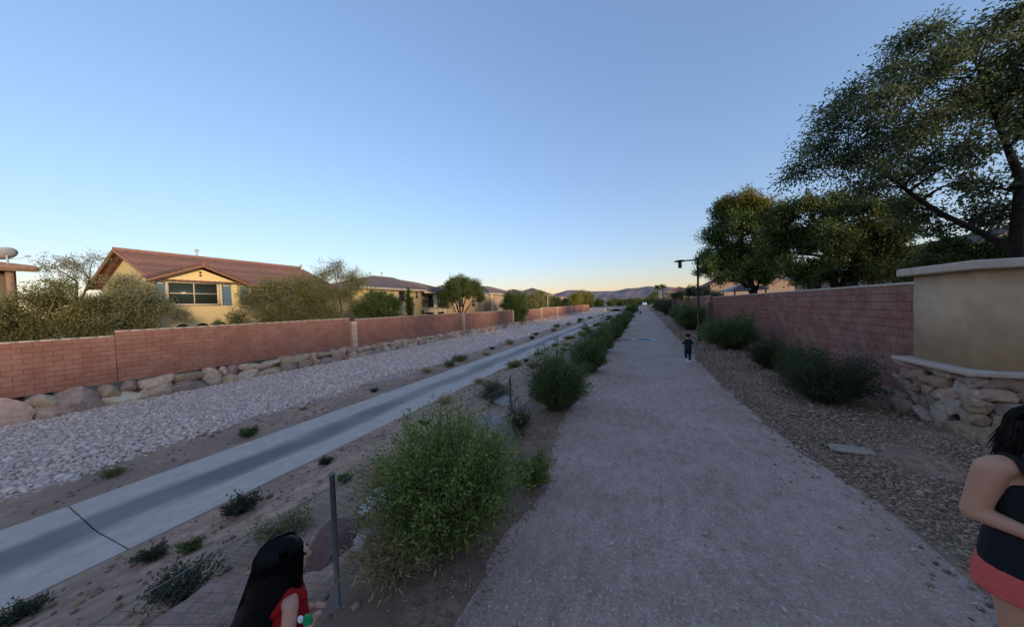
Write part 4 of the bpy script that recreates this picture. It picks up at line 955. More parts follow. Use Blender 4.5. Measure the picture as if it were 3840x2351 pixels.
tree('dark_shrub', 'very dark shrub mass just behind the sign wall', 'shrub', (8.6, 12.6, .45), [([(8.6, 12.6, .4), (8.6, 12.6, 3.0)], [.08, .04])], [(7.93, 12.84, 3.54, 0.27), (8.34, 12.85, 3.5, 0.31), (8.46, 12.38, 3.41, 0.29), (8.87, 12.38, 3.37, 0.27), (9.28, 12.52, 3.55, 0.26), (8.2, 12.6, 2.9, .5), (8.9, 12.6, 2.9, .5), (9.5, 12.6, 3.1, .5), (7.6, 12.8, 2.9, .45)], 'leaf_dark', 3.0, .09, .05, 'bark', None, 9)
GT = 'far trees at the end of the path side'
tree('bushy_tree', 'bushy grey-green tree over the wall just left of the lamp post', 'tree', (6.4, 41.8, .45), [([(6.4, 41.8, .4), (6.4, 41.8, 2.8)], [.14, .08])], [(4.27, 42.83, 3.0, 0.68), (5.19, 40.82, 3.2, 0.75), (6.4, 42.75, 3.35, 0.8), (7.5, 42.89, 3.0, 0.7), (8.6, 43.08, 2.75, 0.62), (6.76, 40.61, 2.4, 0.75)], 'leaf_bush_grey', 2.2, .17, .08, 'bark', GT, 11, twig_r=.01)
tree('round_tree', 'small round dark green tree far off beside the small tan house', 'tree', (3.6, 95, .4), [([(3.6, 95, .3), (3.6, 95, 2.6)], [.16, .1])], [(3.6, 96.34, 4.22, 1.18), (3.14, 93.77, 2.98, 1.01), (4.06, 94.52, 2.95, 1.01)], 'leaf_green', .9, .26, .13, 'bark', GT, 12, twig_r=.015)
tree('hedge_shrub', 'grey-green shrub leaning over the far end of the path-side wall', 'shrub', (4.6, 70.4, 0.3), [([(4.6, 70.4, .0), (4.6, 70.4, 1.9)], [.1, .06])], [(3.78, 70.33, 2.0, 0.74), (4.5, 71.0, 2.14, 0.75), (4.2, 69.5, 1.3, 0.8), (3.7, 71.3, 1.0, .8)], 'leaf_bush_grey', 1.0, .22, .1, 'bark', GT, 13, twig_r=.012)
def palm(label, base, h, seed):
    rg = np.random.default_rng(seed); t = thing('palm', label, 'palm', base, 0, 'two thin palms at the end of the path')
    mb = MB(); mb.tube([(0, 0, 0), (.05, 0, h * .5), (0, 0, h)], [.2, .16, .15], 8); mb.build('trunk', M['bark'], t, True)
    V = []; F = []; nn = 0
    for k in range(34):
        a = rg.uniform(0, 6.28); el = rg.uniform(-.7, 1.1); L = rg.uniform(.9, 1.4); d = np.array((math.cos(a) * math.cos(el), math.sin(a) * math.cos(el), math.sin(el)))
        P = np.array((0, 0, h))[None] + d[None] * np.linspace(.1, L, 16)[:, None]; P[:, 2] -= np.linspace(0, 1, 16) ** 2 * .5
        for s in (1, -1):
            D = np.cross(d, (0, 0, 1))[None] * s + d[None] * .9 + rg.normal(0, .15, (16, 3)); v, f = leaf_quads(P, D, np.full(16, .42), np.full(16, .09), rg); V.append(v); F.append(f + nn); nn += len(v)
    tag(link('fronds', mesh_np('fronds', np.concatenate(V), np.concatenate(F)), M['leaf_dark'], t), kind='stuff'); return t
palm('taller thin palm beside the small tan far house', (7.2, 116, .45), 7.0, 1); palm('shorter thin palm just left of the taller one', (5.6, 118, .45), 6.9, 2)

GTL = 'trees and shrubs behind the far block wall'
tree('multi_stem_tree', 'rounded green multi-stemmed tree standing in front of the orange-cream house', 'tree', (-21.8, 33.4, -.9), [([(-21.8, 33.4, -.9), (-21.8, 33.3, 1.2), (-21.7, 32.4, 2.6), (-21.7, 31.6, 4.0)], [.16, .13, .09, .04]), ([(-21.8, 33.5, .8), (-21.9, 34.4, 2.5), (-22, 35.6, 4.2)], [.12, .09, .04]), ([(-21.8, 33.4, 1.0), (-21.9, 33.5, 2.8), (-21.9, 33.7, 4.6)], [.1, .08, .04]), ([(-21.8, 33.3, .6), (-21.6, 32.0, 1.8), (-21.4, 30.9, 3.2)], [.1, .07, .03]), ([(-21.8, 33.5, .9), (-22, 35.8, 2.3), (-22, 37.8, 4.0)], [.09, .07, .03])],
     [(-21.29, 30.68, 4.71, 0.97), (-21.75, 33.79, 5.29, 1.12), (-22.03, 36.99, 5.22, 1.1), (-22.02, 30.27, 3.75, 0.8), (-22.19, 32.5, 4.0, 1.0), (-22.31, 35.75, 4.4, 1.0), (-22.22, 38.8, 4.5, .95), (-21.57, 38.37, 3.6, 0.65), (-21.2, 29.2, 2.76, 0.5), (-22.0, 32.3, 5.3, .9), (-22.1, 35.4, 5.5, .95)], 'leaf_dark', 2.6, .15, .065, 'bark', GTL, 15, 15, .2, .04, twig_r=.008)
tree('olive_tree', 'dusty olive-green tree in front of the left end of the red-roofed house', 'tree', (-21.8, 5.7, -.9), [([(-21.8, 5.7, -.9), (-21.8, 5.7, 1.4), (-21.8, 5.6, 2.8)], [.12, .09, .05]), ([(-21.8, 5.7, .6), (-21.6, 6.2, 2.2)], [.08, .04])], [(-22.43, 5.89, 3.82, 0.47), (-21.12, 5.83, 3.13, 0.55), (-21.75, 5.45, 3.03, 0.53), (-21.93, 6.37, 2.52, 0.54), (-22.17, 5.68, 2.3, 0.55), (-21.67, 6.65, 2.77, 0.4), (-21.34, 4.95, 2.2, 0.42), (-21.86, 6.15, 1.89, 0.39), (-21.4, 7.2, 2.3, .35)], 'leaf_tan', 1.3, .085, .032, 'bark_pale', GTL, 17, 24, rs=1.5)
tree('olive_shrub', 'dense dark olive shrub mass behind the lowest part of the red wall', 'shrub', (-21.6, 3.5, -.9), [([(-21.6, 3.5, -.9), (-21.6, 3.5, 2.0)], [.1, .05])], [(-21.69, 3.36, 3.13, 0.41), (-22.13, 3.96, 3.04, 0.45), (-21.1, 4.25, 2.79, 0.46), (-22.16, 3.01, 2.32, 0.4), (-21.61, 3.59, 2.17, 0.43), (-21.19, 4.18, 2.02, 0.46), (-22.04, 4.92, 2.8, 0.42), (-21.32, 2.87, 1.62, 0.26), (-21.06, 4.73, 1.76, 0.32), (-21.44, 3.85, 3.55, 0.29), (-21.6, 2.6, 2.6, .5), (-21.4, 2.2, 2.0, .5), (-21.5, 3.2, 1.5, .45), (-21.4, 4.2, 1.5, .4)], 'leaf_olive', 1.15, .085, .034, 'bark_pale', GTL, 18, 26, rs=1.6)
tree('wispy_tree', 'thin wispy tree with sky showing through beside the satellite dish', 'tree', (-24, 4.7, -1.0), [([(-24, 4.7, -1.0), (-24, 4.7, 2.6), (-24.0, 4.8, 4.0)], [.09, .07, .04]), ([(-24, 4.7, 2.4), (-24.2, 5.2, 4.2)], [.05, .03])], [(-23.65, 4.03, 4.6, 0.39), (-24.47, 4.58, 4.98, 0.51), (-24.08, 4.93, 4.73, 0.52), (-24.42, 5.39, 5.13, 0.46), (-23.59, 4.53, 4.17, 0.5), (-24.25, 5.23, 4.14, 0.36)], 'leaf_tan', .6, .085, .032, 'bark_pale', GTL, 19, 14)
tree('desert_tree', 'see-through olive desert tree in front of the right half of the red-roofed house', 'tree', (-21.6, 11.9, -.9), [([(-21.6, 11.9, -.9), (-21.6, 11.9, 1.4), (-21.5, 11.8, 2.8), (-21.5, 12.2, 3.8)], [.12, .1, .06, .03]), ([(-21.6, 11.9, 1.0), (-21.7, 12.9, 2.6), (-21.8, 13.4, 3.8)], [.08, .05, .03]), ([(-21.6, 11.9, 1.0), (-21.4, 10.9, 2.5)], [.07, .04])], [(-21.86, 9.89, 2.09, 0.6), (-21.2, 10.42, 3.18, 0.8), (-21.38, 11.55, 3.88, 0.85), (-21.23, 11.87, 2.68, 0.95), (-21.86, 13.31, 4.25, .95), (-21.81, 13.78, 3.24, 1.05), (-21.52, 11.1, 2.03, 0.7), (-21.83, 13.18, 1.94, 0.8)], 'leaf_olive', .85, .10, .038, 'bark_pale', GTL, 20, 20, rs=1.25)
tree('desert_tree', 'thin many-branched desert tree with bare top twigs between the two nearest houses', 'tree', (-22, 16.0, -.9), [([(-22, 16, -.9), (-22, 16, .9), (-22, 15.2, 2.6), (-22.1, 15.0, 4.4)], [.12, .1, .06, .03]), ([(-22, 16, .6), (-22, 16.6, 2.4), (-22.1, 16.2, 5.2)], [.09, .06, .02]), ([(-22, 16, .8), (-22, 17.4, 2.6), (-22.3, 17.8, 4.7)], [.09, .06, .02])], [(-22.25, 15.1, 4.69, 0.9), (-22.12, 16.12, 5.5, 0.95), (-22.42, 17.74, 5.0, 1.0), (-22.15, 18.53, 4.6, 1.0), (-21.41, 15.1, 3.64, 1.0), (-21.45, 16.66, 3.47, 1.1), (-21.85, 14.33, 2.47, .95), (-22.0, 15.66, 2.24, 0.9)], 'leaf_olive', .5, .10, .034, 'bark_pale', GTL, 22, 24, rs=1.25)
tree('green_shrub', 'dense dark green shrub left of the slim cypress', 'shrub', (-21.4, 20, -.9), [([(-21.4, 20, -.9), (-21.4, 20, 1.8)], [.1, .06])], [(-21.53, 19.29, 3.06, .95), (-21.73, 20.98, 3.0, 0.9), (-21.58, 18.47, 2.37, 0.86), (-21.17, 19.8, 2.0, 0.91), (-21.11, 21.33, 2.7, 0.6), (-21.3, 21.2, 1.8, .6)], 'leaf_green', 2.8, .13, .06, 'bark', GTL, 23, 16)
tree('low_shrub', 'low olive shrub peeping over the red wall below the blue-shuttered window', 'shrub', (-21, 8.9, -.9), [([(-21, 8.9, -.9), (-21, 8.9, 1.2)], [.06, .04])], [(-21.06, 8.69, 1.72, 0.34), (-20.89, 9.2, 1.6, 0.35), (-21, 10.0, 1.6, .38)], 'leaf_olive', 2.6, .09, .038, 'bark_pale', GTL, 24)
rgc = np.random.default_rng(30)
tree('cypress', 'slim dark columnar cypress against the cream house', 'tree', (-24, 26.4, -1.0), [([(-24, 26.4, -1.0), (-24, 26.4, 4.0)], [.08, .03])], [(-24 + rgc.normal(0, .05), 26.4 + rgc.normal(0, .05), z, .42 * (1 - max(0, z - 3) * .35)) for z in np.arange(-.3, 4.4, .33)], 'leaf_dark', 3.0, .11, .055, 'bark', GTL, 25, 10, -.6)
tree('green_shrub', 'big olive-green shrub spilling through the gap in the far red wall', 'shrub', (-19.9, 47.3, -.9), [([(-19.9, 47.3, -.9), (-19.9, 47.3, 2.0)], [.12, .07])], [(-19.74, 44.9, 3.6, 1.1), (-19.78, 49.04, 3.3, 1.5), (-19.8, 44.6, 2.3, 1.1), (-19.74, 49.2, 1.5, 1.5), (-19.98, 51.2, 2.58, 1.0), (-19.78, 47.2, 0.6, 1.0), (-19.7, 47.2, 2.6, 1.4), (-19.7, 49.4, .3, .8)], 'leaf_green', 2.2, .18, .08, 'bark', GTL, 26, 14, twig_r=.01)
tree('hedge_tree', 'brownish hedge tree left of the pale pole', 'tree', (-22.5, 68, -1), [([(-22.5, 68, -1), (-22.5, 68, 3)], [.15, .08])], [(-22.72, 64.5, 4.0, 1.3), (-22.51, 68.8, 4.5, 1.45), (-22.23, 73.0, 3.7, 1.3), (-22.4, 63.5, 2.4, 1.3), (-22.4, 67.5, 2.4, 1.4), (-22.4, 71.5, 2.3, 1.3)], 'leaf_olive', 1.8, .25, .11, 'bark', GTL, 27, 14, twig_r=.014)
tree('hedge_tree', 'dark hedge tree right of the pale pole', 'tree', (-22.9, 88, -1), [([(-22.9, 88, -1), (-22.9, 88, 2.6)], [.15, .08])], [(-22.81, 81.54, 3.4, 1.2), (-23.21, 88.5, 3.4, 1.3), (-22.55, 95, 3.2, 1.3), (-22.7, 78, 2.4, 1.2), (-22.7, 85, 2.0, 1.2), (-22.7, 92, 2.0, 1.2)], 'leaf_dark', 1.8, .27, .12, 'bark', GTL, 28, 14, twig_r=.014)
tree('palo_verde', 'wide yellow-green tree above the far end of the red wall', 'tree', (-24, 132, -1), [([(-24, 132, -1), (-24, 132, 3)], [.25, .12])], [(-23.7, 116, 4.5, 2.2), (-23.84, 128, 5.6, 2.4), (-24.2, 142, 5.9, 2.5), (-23.9, 158, 5.2, 2.7), (-24.0, 122, 3.0, 2.2), (-23.66, 138, 3.2, 2.5), (-23.7, 151, 3.0, 2.5)], 'leaf_yellow', 1.5, .38, .18, 'bark', GTL, 29, 12, twig_r=.02)
# far trees beyond the road, each its own
rgf = np.random.default_rng(44)
kinds = [('far_tree', 'leaf_green'), ('far_tree', 'leaf_olive'), ('far_tree', 'leaf_dark')]
spots = [(-33, 165, 3.2), (-27, 172, 2.6), (-21, 166, 2.8), (-15.5, 175, 2.4), (-11.0, 185, 3.0), (-5.2, 178, 3.4), (-1.2, 192, 2.6), (3.5, 186, 3.0), (8.5, 178, 3.2), (13, 190, 3.0), (19, 200, 3.6), (27, 196, 3.4), (-42, 190, 3.6), (-52, 210, 4.2), (-17, 230, 4.0), (-2, 240, 4.0), (7, 250, 4.2), (-30, 240, 4.4)]
protos = []; far_obs = []
for i, (x, y, r) in enumerate(spots):
    if i < 3:
        o = tree(kinds[i][0], 'low far tree in the dark green band beyond the road', 'tree', (x, y, .4), [([(x, y, .3), (x, y, 2.2)], [.2, .1])], [(x + dx * r * .6, y + rgf.normal(0, .5), .4 + r * (.75 + dz), r * .62) for dx, dz in ((-.9, -.1), (-.2, .25), (.6, .12), (1.1, -.15), (0, -.25))], kinds[i][1], 1.3, .42, .22, 'bark', 'far trees beyond the road', 50 + i, 10, twig_r=.025)
        protos.append((o, r)); far_obs.append(o)
    else:
        p, r0 = protos[i % 3]; o = copy_tree(p); o.location = (x, y, .4); o.scale = (r / r0 * rgf.uniform(.9, 1.3), r / r0, r / r0 * rgf.uniform(.75, 1.05)); o.rotation_euler.z = rgf.uniform(0, 6.28); far_obs.append(o)

# ------------------------------------------------------------------ bushes beside the path
def bush(label, x, y, w, h, n_stem, per, leaf, seed, group, ll=.035, lw=.010, stem='bark_pale', lean=(0, 0), depth=None, name='bush', wide=.95):
    rg = np.random.default_rng(seed); z0 = gzs(x, y)
    t = thing(name, label, 'bush', (x, y, z0), 0, group); depth = depth or w
    VV = []; FF = []; nn = 0; sb = MB()
    a = rg.uniform(0, 2 * np.pi, n_stem); el = np.arccos(rg.uniform(.06, 1, n_stem)) * wide
    lob = 1 + (.11 if seed == 1 else .19) * np.sin(3 * a + seed) + .10 * np.sin(5 * a + 2 * seed + 4 * el) + .08 * np.sin(7 * a - seed + 9 * el)
    for i in range(n_stem):
        se, ce = math.sin(el[i]) ** .72, math.cos(el[i]) ** .62
        d = np.array((se * math.cos(a[i]) * w / 2, se * math.sin(a[i]) * depth / 2, ce * h)) * lob[i]
        f = rg.uniform(.66, 1.08) if rg.random() < .9 else rg.uniform(1.05, 1.2)
        tip = d * f + np.array((lean[0], lean[1], 0)) * f; tip[2] = max(tip[2], .05)
        s0 = np.array((rg.normal(0, .07 * w), rg.normal(0, .07 * depth), -.02)); m_ = s0 * .6 + tip * .42 + np.array((0, 0, .14 * h * math.sin(el[i])))
        pts = bez(s0, m_, tip, 6); 
        if i % 2 == 0: sb.tube(pts, np.linspace(.0065, .0018, 6) * (h / 1.2 + .3), 3, False)
        per_i = per if rg.random() > .06 else 5
        u = rg.uniform(.18, 1.02, per_i) ** .8; u = u[:, None]
        base_ = s0 * (1 - u) ** 2 + m_ * 2 * u * (1 - u) + tip * u * u
        P = base_ + rg.normal(0, .026 * w, (per_i, 3)) * (.4 + .8 * u)
        tang = (m_ - s0) * (1 - u) + (tip - m_) * u; tang /= np.linalg.norm(tang, axis=1, keepdims=True)
        D = tang * .9 + rg.normal(0, .55, (per_i, 3))
        V, F = leaf_quads(P, D, ll * rg.uniform(.5, 1.6, per_i), lw * rg.uniform(.6, 1.6, per_i), rg)
        VV.append(V); FF.append(F + nn); nn += len(V)
    V = np.concatenate(VV); V[:, 2] = np.maximum(V[:, 2], .004)
    tag(link('foliage', mesh_np('foliage', V, np.concatenate(FF)), M[leaf], t), kind='stuff'); sb.build('stems', M[stem], t)
    return t
GBL = 'bushes along the left edge of the path'
bush('biggest bright green bush, in front of the nearest fence post by the girl', -1.82, 2.45, 1.36, 1.12, 1000, 84, 'leaf_bush', 1, GBL, .038, .0125)
bush('second large green bush along the path, just past the second fence post', -1.72, 6.35, 1.22, 1.10, 760, 70, 'leaf_bush_dark', 2, GBL, .048, .014)
bush('third green bush along the path edge, darker and touching the one behind', -1.62, 10.1, 1.2, 1.05, 600, 62, 'leaf_bush_dark', 3, GBL, .055, .018)
bush('fourth green bush in the left row, level with the manhole', -1.75, 14.2, 1.35, 1.15, 440, 56, 'leaf_bush_dark', 4, GBL, .07, .024)
bush('fifth green bush in the left row, beyond the manhole', -1.70, 19.2, 1.5, 1.1, 360, 50, 'leaf_bush_dark', 5, GBL, .085, .03)
bush('sixth bush in the left row, with yellowish tips', -1.65, 24.5, 1.5, 1.1, 300, 48, 'leaf_green', 6, GBL, .1, .036)
bush('small far bush in the left row, just before the distant walker', -1.65, 31, 1.6, 1.15, 200, 30, 'leaf_bush_dark', 7, GBL, .12, .045)
bush('low far bush in the left row, nearer than the distant walker', -1.65, 40, 1.7, 1.1, 180, 28, 'leaf_bush_dark', 8, GBL, .15, .055)
bush('far bush in the left row beside the distant walker', -1.75, 58, 1.9, 1.6, 160, 26, 'leaf_green', 9, GBL, .2, .08)
bush('farthest bush in the left row, beyond the distant walker', -1.7, 78, 2.4, 1.8, 150, 26, 'leaf_bush_dark', 10, GBL, .25, .1)
bush('low dead-looking sprawl at the foot of the biggest bush', -2.08, 2.0, .85, .42, 260, 26, 'blade_dry', 11, 'low dry growth by the path', .075, .006, 'bark_pale', (0, 0), None, 'dry_bush')
bush('small low green sprig between the biggest bush and the path', -1.32, 3.55, .55, .36, 120, 44, 'leaf_bush', 12, 'low growth by the path', .035, .013, name='small_shrub')
bush('sparse grey shrub at the foot of the second fence post', -2.05, 4.95, .6, .62, 160, 26, 'leaf_bush_grey', 13, 'low growth by the path', .03, .008, name='small_shrub')
bush('faded grey-green sprawl on the slope behind the fence, right of the channel', -3.9, 7.6, 1.1, .55, 200, 36, 'leaf_bush_grey', 14, 'low growth by the channel', .04, .012, name='small_shrub')
bush('dry yellow grass clump behind the nearest fence post', -3.3, 3.2, .95, .5, 300, 14, 'blade_dry', 15, 'dry grass clumps on the slope', .13, .007, 'bark_pale', name='grass_clump')
bush('pale green sprawl between the girl and the concrete channel', -4.2, 2.25, .7, .26, 110, 16, 'leaf_olive', 16, 'low growth by the channel', .045, .012, name='small_shrub')
bush('dark grey-green shrub behind the girl, at the bottom of the slope', -4.3, 1.35, .6, .3, 110, 18, 'leaf_bush_grey', 17, 'low growth by the channel', .045, .012, name='small_shrub')
GBR = 'bushes along the path-side wall'
bush('biggest dark grey-green bush under the mauve wall, nearest the sign wall', 3.55, 8.35, 1.45, .98, 850, 66, 'leaf_bush_grey', 21, GBR, .042, .012)
bush('dark bush under the mauve wall, just beyond the biggest one', 3.75, 9.9, 1.1, .95, 520, 60, 'leaf_dark', 22, GBR, .045, .013)
bush('thin greyish bush under the mauve wall, third from the sign wall', 3.7, 11.9, 1.0, .95, 400, 44, 'leaf_bush_grey', 23, GBR, .05, .013)
bush('wide green bush just right of the running child and the lamp post', 3.75, 16.2, 2.2, 1.38, 760, 60, 'leaf_bush_dark', 24, GBR, .07, .024, depth=1.8)
bush('green bush left part, hugging the lamp post foot', 3.5, 18.2, 1.5, 1.1, 260, 36, 'leaf_bush_dark', 25, GBR, .075, .026)
bush('large green bush just beyond the lamp post', 3.45, 26.5, 2.3, 1.9, 520, 56, 'leaf_bush_dark', 26, GBR, .1, .036, depth=2.6)
bush('far tall green bush against the path-side wall', 3.9, 38, 2.2, 1.8, 260, 34, 'leaf_bush_dark', 27, GBR, .14, .05, depth=4)
bush('farthest tall bush narrowing the path on the right', 4.0, 55, 2.4, 2.5, 240, 34, 'leaf_bush_grey', 28, GBR, .2, .075, depth=6)
bush('far dark bush at the very end of the path-side wall', 4.2, 84, 2.6, 2.4, 220, 30, 'leaf_bush_dark', 29, GBR, .28, .11, depth=8)
ORD = 'first second third fourth fifth sixth seventh eighth ninth tenth eleventh twelfth thirteenth fourteenth fifteenth sixteenth seventeenth eighteenth nineteenth twentieth twenty-first twenty-second twenty-third twenty-fourth twenty-fifth twenty-sixth twenty-seventh twenty-eighth twenty-ninth thirtieth'.split()
def rank_labels(obs, key, fmt):
    for i, o in enumerate(sorted(obs, key=key)): o['label'] = fmt.format(ORD[i])
rank_labels(far_obs, lambda o: math.atan2(o.location.x, o.location.y), '{} from the left of the low far trees in the green band beyond the road')
# weeds along the channel, copies of four kinds
wd = [bush('low weed tuft growing beside the concrete channel', -10.2, 4.67, .5, .24, 90, 18, 'leaf_green', 41, 'weeds beside the channel', .05, .018, name='weed'),
      bush('low weed tuft growing beside the concrete channel', -6.0, 2.6, .5, .26, 110, 20, 'leaf_bush_grey', 42, 'weeds beside the channel', .05, .014, name='weed'),
      bush('low weed tuft growing beside the concrete channel', -10.3, 14.5, .8, .38, 130, 18, 'leaf_olive', 43, 'weeds beside the channel', .06, .02, name='weed'),
      bush('low weed tuft growing beside the concrete channel', -6.1, 8.2, .55, .3, 110, 16, 'blade_dry', 44, 'weeds beside the channel', .09, .008, name='weed')]
for w in wd: w['category'] = 'weed'
rw = np.random.default_rng(9)
W0 = [(-5.95, 1.62, 1.1), (-5.5, 1.85, .8), (-6.3, .75, 1.3), (-4.75, 3.5, .8), (-6.2, 4.15, 1.0), (-6.15, 14.4, 1.2), (-6.5, 11.2, 1.0), (-4.8, 9.2, 1.2), (-6.1, 15.9, 1.0), (-6.2, 22.5, 1.3), (-6.3, 18.6, 1.1), (-10.8, 16.2, 1.7), (-10.1, 18.6, 1.2), (-10.2, 28.5, 1.8), (-10.4, 37.7, 2.0), (-10.6, 12.8, 1.4), (-10.3, 9.1, .8), (-10.6, 2.4, .8), (-11.0, 21.3, 1.2), (-10.9, 24.6, 1.9), (-11.1, 32.5, 1.7), (-11.4, 43, 2.1), (-11.0, 49, 2.1), (-10.6, 56, 2.2), (-11.5, 62, 2.2), (-10.7, 70, 2.4), (-6.0, 27, 1.6), (-5.8, 31.5, 1.6), (-6.2, 36.5, 1.8), (-5.6, 42, 1.9), (-6.1, 49, 2.0), (-5.7, 57, 2.2), (-6.2, 66, 2.3), (-4.6, 13.0, 1.1), (-4.2, 17.5, 1.3), (-4.9, 21, 1.4), (-4.4, 26, 1.6), (-5.3, 6.2, .8), (-10.9, 6.6, .7), (-4.7, 5.2, .8)]
for i, (x, y, s) in enumerate(W0):
    o = copy_tree(wd[[0, 3, 1, 2, 0, 3, 2][int(rw.integers(0, 7))] if i > 4 else (1, 0, 1, 0, 1)[i]]); o.location = (x, y, gzs(x, y) + .01); o.rotation_euler.z = rw.uniform(0, 6.28); s *= .8 if y > 5 else .62; o.scale = (s * rw.uniform(.8, 1.2), s * rw.uniform(.8, 1.2), s * rw.uniform(.7, 1.0))
    wd.append(o)
rank_labels([o for o in wd if o.location.x < -8], lambda o: o.location.y, '{} low weed tuft from the camera along the far side of the concrete channel')
rank_labels([o for o in wd if o.location.x > -8], lambda o: o.location.y, '{} low weed tuft from the camera between the concrete channel and the fence')
# ------------------------------------------------------------------ people (local frame: facing -Y, right hand at -X)
def hand(mb, wrist, direc, palm_n, s=1.0, curl=.5):
    """palm, four unequal bent fingers and a thumb from the side of the palm"""
    w = Vector(wrist); d = Vector(direc).normalized(); n = Vector(palm_n).normalized(); sd = d.cross(n).normalized()
    mb.capsule(w, .022 * s, w + d * .045 * s, .026 * s); 
    for k, (off, L) in enumerate(((-.026, .062), (-.009, .070), (.009, .066), (.025, .052))):
        b = w + d * .06 * s + sd * off * s; mb.capsule(b - d * .02 * s, .0095 * s, b + d * L * .5 * s - n * .008 * s, .0088 * s, 8)
        e = b + d * L * .5 * s - n * .008 * s; mb.capsule(e, .0086 * s, e + (d * (1 - curl) - n * curl * 1.2).normalized() * L * .55 * s, .0075 * s, 8)
    tb = w + d * .018 * s - sd * .022 * s; te = tb + (d * .6 - sd * .8).normalized() * .04 * s
    mb.capsule(tb, .012 * s, te, .0105 * s, 8); mb.capsule(te, .0105 * s, te + (d * .8 - n * .6).normalized() * .028 * s, .008 * s, 8)

def head(mb, c, s, pitch=0.0):
    rot = Matrix.Rotation(pitch, 3, 'X'); c = Vector(c)
    def P(x, y, z): return c + rot @ Vector((x * s, y * s, z * s))
    mb.ellipsoid(P(0, .012, .02), (.076 * s, .094 * s, .100 * s), 18, 12, rot)
    mb.ellipsoid(P(0, -.045, -.045), (.056 * s, .052 * s, .070 * s), 14, 10, rot)
    mb.capsule(P(0, -.092, .015), .010 * s, P(0, -.110, -.020), .015 * s, 8)                      # nose
    mb.capsule(P(-.020, -.088, -.058), .009 * s, P(.020, -.088, -.058), .009 * s, 8)               # mouth
    for sx in (-1, 1):
        mb.ellipsoid(P(sx * .077, .015, -.005), (.012 * s, .022 * s, .032 * s), 10, 8, rot); mb.capsule(P(sx * .018, -.086, .032), .010 * s, P(sx * .05, -.076, .030), .009 * s, 8)
    return P
def eyes(P, s, t):
    e = MB(); 
    for sx in (-1, 1): e.ellipsoid(P(sx * .032, -.080, .012), (.011 * s, .009 * s, .008 * s), 10, 8)
    return e.build('eyes', M['metal_dark'], t, True)
def ering(z, rx, ry, cy=0.0, cx=0.0, n=22): return [(cx + rx * math.cos(2 * math.pi * k / n), cy + ry * math.sin(2 * math.pi * k / n), z) for k in range(n)]

def hair_strands(t, c, rad, mat_, n, azr, zt, fall, seed, r=.0024, sweep=0.0):
    """thin strands from the parting over the skull and down; azr: half-range of azimuth about the back of the head (+Y)"""
    g = np.random.default_rng(seed); mb = MB(); c = Vector(c)
    for k in range(n):
        a = g.uniform(-azr, azr); s_ = 1.03 + g.uniform(-.02, .05); pts = []
        for th in (84, 62, 40, 18, 0):
            e = R(th); pts.append(c + Vector((math.sin(a) * math.cos(e) * rad[0] * s_, math.cos(a) * math.cos(e) * rad[1] * s_, math.sin(e) * rad[2] * s_)))
        p = pts[-1]; L = p.z - (zt + g.uniform(-.04, .07) + (.06 if abs(a) > 1.7 else 0)); w = g.normal(0, .012, 3)
        for f in (.3, .6, .85, 1.0):
            q = Vector((p.x * (1 + (.12 - 2 * sweep) * f) + sweep * f + math.sin(a) * fall[0] * f + w[0] * f, p.y + (.5 + .5 * math.cos(a)) * fall[1] * f + w[1] * f + fall[2] * f, p.z - L * f)); pts.append(q)
        mb.tube(pts, [r, r, r, r, r, r, r * .95, r * .8, r * .4], 3, False)
    return mb.build('hair_strands', mat_, t, True)
# --- woman at the right edge
t = thing('person', 'woman in black tank top and coral shorts, cut off by the right edge', 'person', (1.86, 2.42, .01), R(4))
b = MB()
b.ellipsoid((0, .005, .90), (.172, .122, .13)); b.ellipsoid((0, -.012, 1.04), (.150, .118, .15)); b.ellipsoid((0, 0, 1.20), (.155, .108, .15))
for sx in (-1, 1):
    b.ellipsoid((sx * .072, -.075, 1.19), (.068, .062, .066)); b.capsule((sx * .03, .01, 1.345), .052, (sx * .155, .008, 1.32), .058)
    b.capsule((sx * .095, 0, .86), .102, (sx * .088, -.005, .47), .060); b.capsule((sx * .088, -.005, .47), .058, (sx * .085, .02, .09), .038); b.capsule((sx * .085, .02, .05), .034, (sx * .095, -.12, .03), .028)
b.capsule((0, .02, 1.33), .056, (0, -.005, 1.45), .050)
P_ = head(b, (0, -.03, 1.505), 1.0, .35)
el = (-.225, .03, 1.055); wr = (-.045, -.185, 1.03)
b.capsule((-.178, .008, 1.305), .060, el, .047); b.capsule(el, .047, wr, .029); hand(b, wr, (.75, -.6, .15), (0, .1, 1), 1.0, .6)
el2 = (.225, .02, 1.06); wr2 = (.06, -.21, 1.06); b.capsule((.178, .008, 1.305), .058, el2, .046); b.capsule(el2, .046, wr2, .029); hand(b, wr2, (-.6, -.7, .25), (0, .1, 1), 1.0, .6)
remesh(b.build('body', M['skin'], t, True), .009, 7); eyes(P_, 1.0, t)
b = MB(); b.loft([ering(.80, .206, .162, 0), ering(.88, .200, .156, 0), ering(.95, .190, .146, 0), ering(1.03, .168, .134, -.012), ering(1.10, .163, .130, -.012), ering(1.18, .168, .128, -.008), ering(1.235, .158, .118, -.004), ering(1.268, .128, .098, 0)])
for sx in (-1, 1):
    b.ellipsoid((sx * .072, -.082, 1.19), (.075, .064, .072))
    for q in (-.014, 0, .014):
        pts = [(sx * (.098 + q), -.105, 1.235), (sx * (.105 + q), -.078, 1.31), (sx * (.107 + q), -.03, 1.382), (sx * (.107 + q), .03, 1.388), (sx * (.105 + q), .075, 1.33), (sx * (.10 + q), .095, 1.24)]
        for i in range(5): b.capsule(pts[i], .013, pts[i + 1], .013, 8)
remesh(b.build('tank_top', M['black_cloth'], t, True), .007, 3)
b = MB(); b.loft([ering(.835, .186, .140, .005), ering(.90, .184, .138, .005), ering(.945, .172, .128, .003)])
